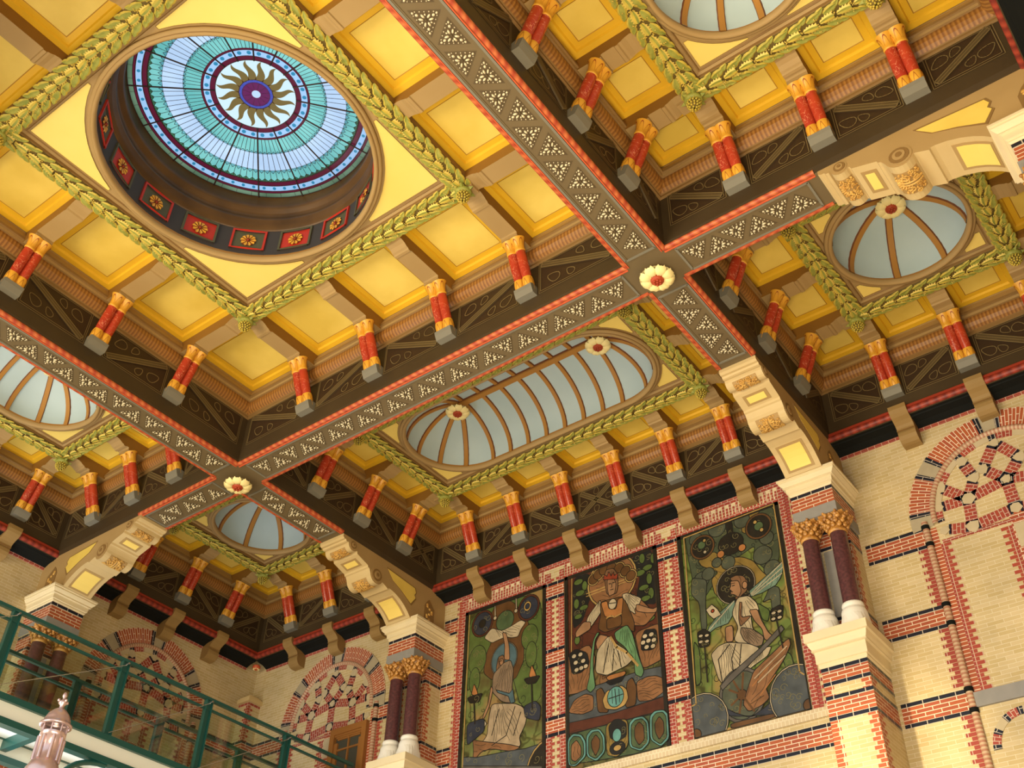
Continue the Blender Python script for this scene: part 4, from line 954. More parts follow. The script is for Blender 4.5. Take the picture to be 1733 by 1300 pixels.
# ------------------------------------------------------------- cornice along the walls: ledge, red roll, dark cove, brick edge; corbels
def wall_cornice(name, p, rz, L0, L1):
    """local x out of the wall plane (YW), y along"""
    m = MB(); D = YW-WX; f = lambda d, z, a: (d, a, z)
    def ex(pr, mts, sm=False):
        for k in range(len(pr)-1):
            (d0, z0), (d1, z1) = pr[k], pr[k+1]; L = (L1-L0)*S
            m.face([f(d0, z0, L0), f(d0, z0, L1), f(d1, z1, L1), f(d1, z1, L0)], mts[k] if isinstance(mts, list) else mts, [(0, 0), (L, 0), (L, .05), (0, .05)], sm)
    R_ = .0115; ex([(D+.004+R_*cos(a), .004+R_*sin(a)) for a in [pi*(-.9+.1*k) for k in range(14)]], 'roll_red', True)
    ex([(D+.001, .012), (D+.014, .014), (D+.014, .024), (D-.002, .026)], 'edge_red')
    ex([(D+.001, .03), (D+.001, -.008), (D-.004, -.010)], 'panel_dark')
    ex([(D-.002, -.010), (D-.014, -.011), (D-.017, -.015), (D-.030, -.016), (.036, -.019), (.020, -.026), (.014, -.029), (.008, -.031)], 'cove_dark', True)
    ex([(.008, -.031), (.006, -.032), (.006, -.040), (0, -.041)], 'brick_header')
    o_ = m.build(name); o_.location = conv(*p); o_.rotation_euler = (0, 0, rz); return struct(o_)
wall_cornice('trim_1', (0, YW, 0), -pi/2, -YW+.08, YW-.03); wall_cornice('trim_2', (-YW, 0, 0), 0, -2.2, YW-.08); wall_cornice('trim_3', (YW+.05, 0, 0), pi, -YW+.08, .5)
def corbel(loc, rz, label, proto=[None]):
    if proto[0]: return dup(proto[0], loc, rz, label)
    t = thing('wall_corbel', label, 'corbel', loc, rz, 'tan corbels along the wall cornice'); proto[0] = t
    D = YW-WX; w = .033; P = [(D+.028, .030), (D+.028, .012), (D+.022, -.002), (D+.010, -.012), (D-.006, -.020), (D-.020, -.030), (D-.026, -.040), (D-.027, -.047), (D-.031, -.049), (D-.028, -.058), (D-.029, -.072), (D-.036, -.086), (D-.048, -.096), (.026, -.099), (0, -.099)]
    m = MB(); m.grid([[(x, -w, z) for x, z in P], [(x, w, z) for x, z in P]], 'corbel_tan', smooth=False)
    for s in (-1, 1): m.face([(x, s*w, z) for x, z in P] + [(0, s*w, .030)], 'tan_dark')
    m.build('corbel_body', t); m = MB(); m.box(D-.040, D-.0255, -w-.001, w+.001, -.0495, -.0455, 'tan_dark'); m.build('fillet', t)
for i, x in enumerate((-.68, -.41, -.137, .137, .41, .68)): corbel((x, YW, 0), -pi/2, 'tan corbel on the cornice above the mosaics, %s from the left' % ORD[i])
for i, x in enumerate((-.285, 0, .285)):
    corbel((-CX+x, YW, 0), -pi/2, 'tan corbel above the arch beside the wooden window, %s from the left' % ORD[i]); corbel((CR+x, YW, 0), -pi/2, 'tan corbel above the big right arch, %s from the left' % ORD[i])
    corbel((-YW, CY+x, 0), 0, 'tan corbel above the left wall arch, %s from the left' % ORD[i])
for i, y in enumerate((.41, .68)): corbel((-YW, y, 0), 0, 'tan corbel on the left wall before the pier, %s from the left' % ORD[i])
t = thing('corner_rosette', 'small orange rosette in the dark cove at the left room corner', 'rosette', (-YW+.052, YW-.052, -.034))
m = MB(); m.lathe((0, 0, 0), [(.0001, -.010), (.008, -.009), (.012, -.004), (.018, -.003), (.021, .004), (.020, .012)], 14, 'roll_edge'); m.build('disc', t)
m = MB()
for k in range(8): m.blob((.013*cos(k*pi/4), .013*sin(k*pi/4), -.005), .006, .004, .004, 'petal', k*pi/4)
m.build('petals', t)

# ------------------------------------------------------------- centre wall: brick borders round the mosaics, bands
fw = lambda a, z, d: (a, YW-d, z)
M1, M2, M3, ZT, ZB = .233, .336, .791, -.123, -.982
m = MB()
for a0, a1 in ((-.921, -M3-.052), (M3+.052, .921)):
    for bz in (-.127, -.446, -.745)+BANDS[2:]: band6(m, fw, a0, a1, bz, .0012)
for s in (-1, 1):
    a0, a1 = sorted((s*(M3+.004), s*(M3+.030))); 
    m.prism(fw, [(a0, -.995), (a1, -.995), (a1, -.045), (a0, -.045)], 0, .004, 'brick_header')
    teeth(m, fw, s*(M3+.030), s, -.995, -.05, .014, .026, .0022)
    a0, a1 = (M1+.004, M2-.004) if s > 0 else (-M2+.004, -M1-.004)
    m.prism(fw, [(a0, -.995), (a1, -.995), (a1, -.060), (a0, -.060)], 0, .006, 'brick_yellow')
    for e0, e1, sg in ((a0, a0+.024, 1), (a1-.024, a1, -1)):
        m.prism(fw, [(e0, -.995), (e1, -.995), (e1, -.075), (e0, -.075)], .006, .008, 'brick_header'); teeth(m, fw, e1 if sg > 0 else e0, sg, -.995, -.105, .006, .018, .0075)
    for bz in (-.127, -.446, -.745):
        h = .0138
        m.prism(fw, [(a0, bz-6*h), (a1, bz-6*h), (a1, bz), (a0, bz)], .008, .0092, 'brick_red')
        for q in (bz, bz-5*h): m.prism(fw, [(a0-.001, q-h), (a1+.001, q-h), (a1+.001, q), (a0-.001, q)], .008, .0102, 'brick_black')
m.prism(fw, [(-.82, -.122), (.82, -.122), (.82, -.041), (-.82, -.041)], 0, .0022, 'brick_pale')
for a0, a1 in ((-M3-.004, -M2+.004), (-M1-.004, M1+.004), (M2-.004, M3+.004)):
    m.prism(fw, [(a0, -.122), (a1, -.122), (a1, -.107), (a0, -.107)], .0022, .0050, 'brick_header')
    n_ = int((a1-a0)/.0150)
    for k in range(n_):
        x = a0+(k+.5)*(a1-a0)/n_; m.prism(fw, [(x-.0045, -.108), (x+.0045, -.108), (x+.0045, (-.052, -.070)[k % 2]), (x-.0045, (-.052, -.070)[k % 2])], .0022, .0045, 'brick_header')
m.prism(fw, [(-.82, -.052), (.82, -.052), (.82, -.041), (-.82, -.041)], .0022, .0050, 'brick_header')
m.prism(fw, [(-.86, -1.020), (.921, -1.020), (.921, -.986), (-.86, -.986)], 0, .010, 'brick_sill')
for bz in (-1.042, -1.343): band6(m, fw, -.921, .921, bz, .0015)
brick('brick_pale', (0.72, 0.58, 0.36), (0.68, 0.54, 0.32), (0.76, 0.64, 0.42)); brick('brick_sill', (0.66, 0.54, 0.34), (0.60, 0.46, 0.28), (0.76, 0.66, 0.46), bw=.06, rh=.5)
o_ = m.build('brick_border', wall_back); 

# ------------------------------------------------------------- mosaics
mat('m_curl', (.20, .17, .07), .4)
def mosaic(key, label, x0, x1, bgm):
    cx = (x0+x1)/2
    t = thing('mosaic_panel', label, 'mosaic', (cx, YW-.001, -.55)); f = lambda a, z, d: (a-cx, -d, z+.55)
    m = MB(); m.prism(f, [(x0, ZB), (x1, ZB), (x1, ZT), (x0, ZT)], 0, .004, bgm)
    b = .016; fr = MB()
    for q in ([(x0, ZB), (x0+b, ZB), (x0+b, ZT), (x0, ZT)], [(x1-b, ZB), (x1, ZB), (x1, ZT), (x1-b, ZT)], [(x0, ZT-b), (x1, ZT-b), (x1, ZT), (x0, ZT)]): fr.prism(f, q, 0, .008, 'm_dark')
    if key != 'centre':
        fr.prism(f, [(x0, ZB), (x1, ZB), (x1, ZB+.008), (x0, ZB+.008)], 0, .0085, 'm_gold')
    i0, i1, j0, j1 = x0+.001, x1-.001, ZB+.001, ZT-.001
    def clip(p):
        def cl(p, ins, inter):
            out = []
            for k in range(len(p)):
                a, b_ = p[k-1], p[k]
                if ins(b_):
                    if not ins(a): out.append(inter(a, b_))
                    out.append(b_)
                elif ins(a): out.append(inter(a, b_))
            return out
        for ax, v, sg in ((0, i0, 1), (0, i1, -1), (1, j0, 1), (1, j1, -1)):
            if not p: return p
            p = cl(p, lambda q: (q[ax]-v)*sg >= 0, lambda a, b_: tuple(a[i]+(b_[i]-a[i])*(v-a[ax])/(b_[ax]-a[ax]) for i in (0, 1)))
        return p
    m.build('mosaic_ground', t)
    fig = MB(); d = .0042; rnd_ = random.Random(11)
    for it in MOS[key]:
        d += .00006
        if it[0] == 'p':
            pts = [tuple(p) for p in it[2]]
            if it[1] in ('skin', 'cloth', 'robe', 'robe2', 'hair', 'jade', 'wood', 'ochre', 'smoke', 'leaf', 'olive', 'brown', 'black', 'navy', 'gold', 'teal', 'grn', 'orange', 'dark'):
                for _ in range(2): pts = [q for k in range(len(pts)) for q in ((pts[k-1][0]*.86+pts[k][0]*.14, pts[k-1][1]*.86+pts[k][1]*.14), (pts[k-1][0]*.14+pts[k][0]*.86, pts[k-1][1]*.14+pts[k][1]*.86))]
            pts = clip(pts)
        elif it[0] == 'c': pts = clip(ell(it[2][0], it[2][1], it[3], it[4], 22))
        else: ribbon(fig, f, it[2], it[3]*(1.3 if it[3] < .004 else 1), d+.0003, 'm_'+it[1]); continue
        if len(pts) < 3: continue
        import mathutils
        tri = mathutils.geometry.tessellate_polygon([[mathutils.Vector((x, z, 0)) for x, z in pts]])
        for q in tri: fig.face([f(*pts[k], d) for k in q], 'm_'+it[1])
        ribbon(fig, f, pts, .0032, d+.00003, 'm_black', True)
        # folds, feathers and swirls drawn inside the larger shapes
        xs = [p[0] for p in pts]; zs = [p[1] for p in pts]; ax_, az_ = sum(xs)/len(xs), sum(zs)/len(zs)
        ins = lambda x, z: sum(((pts[k][1] > z) != (pts[k-1][1] > z)) and x < (pts[k-1][0]-pts[k][0])*(z-pts[k][1])/(pts[k-1][1]-pts[k][1]+1e-12)+pts[k][0] for k in range(len(pts))) % 2
        wx_, wz_ = max(xs)-min(xs), max(zs)-min(zs); area_ = wx_*wz_
        if it[1] in ('cloth', 'robe', 'robe2', 'jade', 'wood', 'wing', 'ochre', 'hair', 'maroon') and area_ > .0012:
            if it[1] in ('cloth', 'robe', 'robe2', 'jade', 'wing'):
                top = sorted(pts, key=lambda p: -p[1])[:2]; sx, sz = (top[0][0]+top[1][0])/2, max(zs)+wz_*.25; th0 = atan2(az_-sz, ax_-sx)
            else:
                sxx = sum((x-ax_)**2 for x in xs); szz = sum((z-az_)**2 for z in zs); sxz = sum((x-ax_)*(z-az_) for x, z in pts); th0 = .5*atan2(2*sxz, sxx-szz); sx, sz = ax_-cos(th0)*hypot(wx_, wz_)*1.1, az_-sin(th0)*hypot(wx_, wz_)*1.1
            n_ = 4 if area_ < .008 else 9; R_ = hypot(wx_, wz_)*2.2
            for q in range(n_):
                th = th0+(q-(n_-1)/2)*(.75/n_); ln = []; st_ = rnd_.uniform(0, .25); en_ = rnd_.uniform(.75, 1.0)
                raw = [(sx+R_*j/60*cos(th+.03*sin(j*.5+q)), sz+R_*j/60*sin(th+.03*sin(j*.5+q))) for j in range(60)]
                raw = [p for p in raw if ins(*p)]; raw = raw[int(len(raw)*st_):int(len(raw)*en_)]
                if len(raw) > 2 and all(hypot(raw[k][0]-raw[k-1][0], raw[k][1]-raw[k-1][1]) < R_/20 for k in range(1, len(raw))): ribbon(fig, f, raw, .0017, d+.00004, 'm_dark')
        elif it[1] in ('smoke', 'olive', 'slate', 'dark', 'leaf', 'black', 'navy', 'grn') and area_ > .0016:
            for q in range(int(min(26, area_/.0012))+1):
                x0_, z0_ = rnd_.uniform(min(xs), max(xs)), rnd_.uniform(min(zs), max(zs)); r = rnd_.uniform(.008, .018); a = rnd_.uniform(0, 6)
                ln = [(x0_+r*(1-j/18)*cos(a+j*.5), z0_+r*(1-j/18)*sin(a+j*.5)) for j in range(15)]
                if all(ins(*p) for p in ln): ribbon(fig, f, ln, .0018, d+.00004, 'm_curl')
    # loose leading lines and curls over the ground
    cur = fig; rnd = random.Random(len(key))
    for k in range(46):
        x, z = rnd.uniform(x0+.03, x1-.03), rnd.uniform(ZB+.03, ZT-.03); r = rnd.uniform(.010, .026); a = rnd.uniform(0, 6)
        ribbon(cur, f, [(x+r*(1-j/16)*cos(a+j*.55), z+r*(1-j/16)*sin(a+j*.55)) for j in range(13)], .0022, .0043, 'm_black')
    fig.build('figure_and_emblems', t)
    fr.build('frame', t); return t

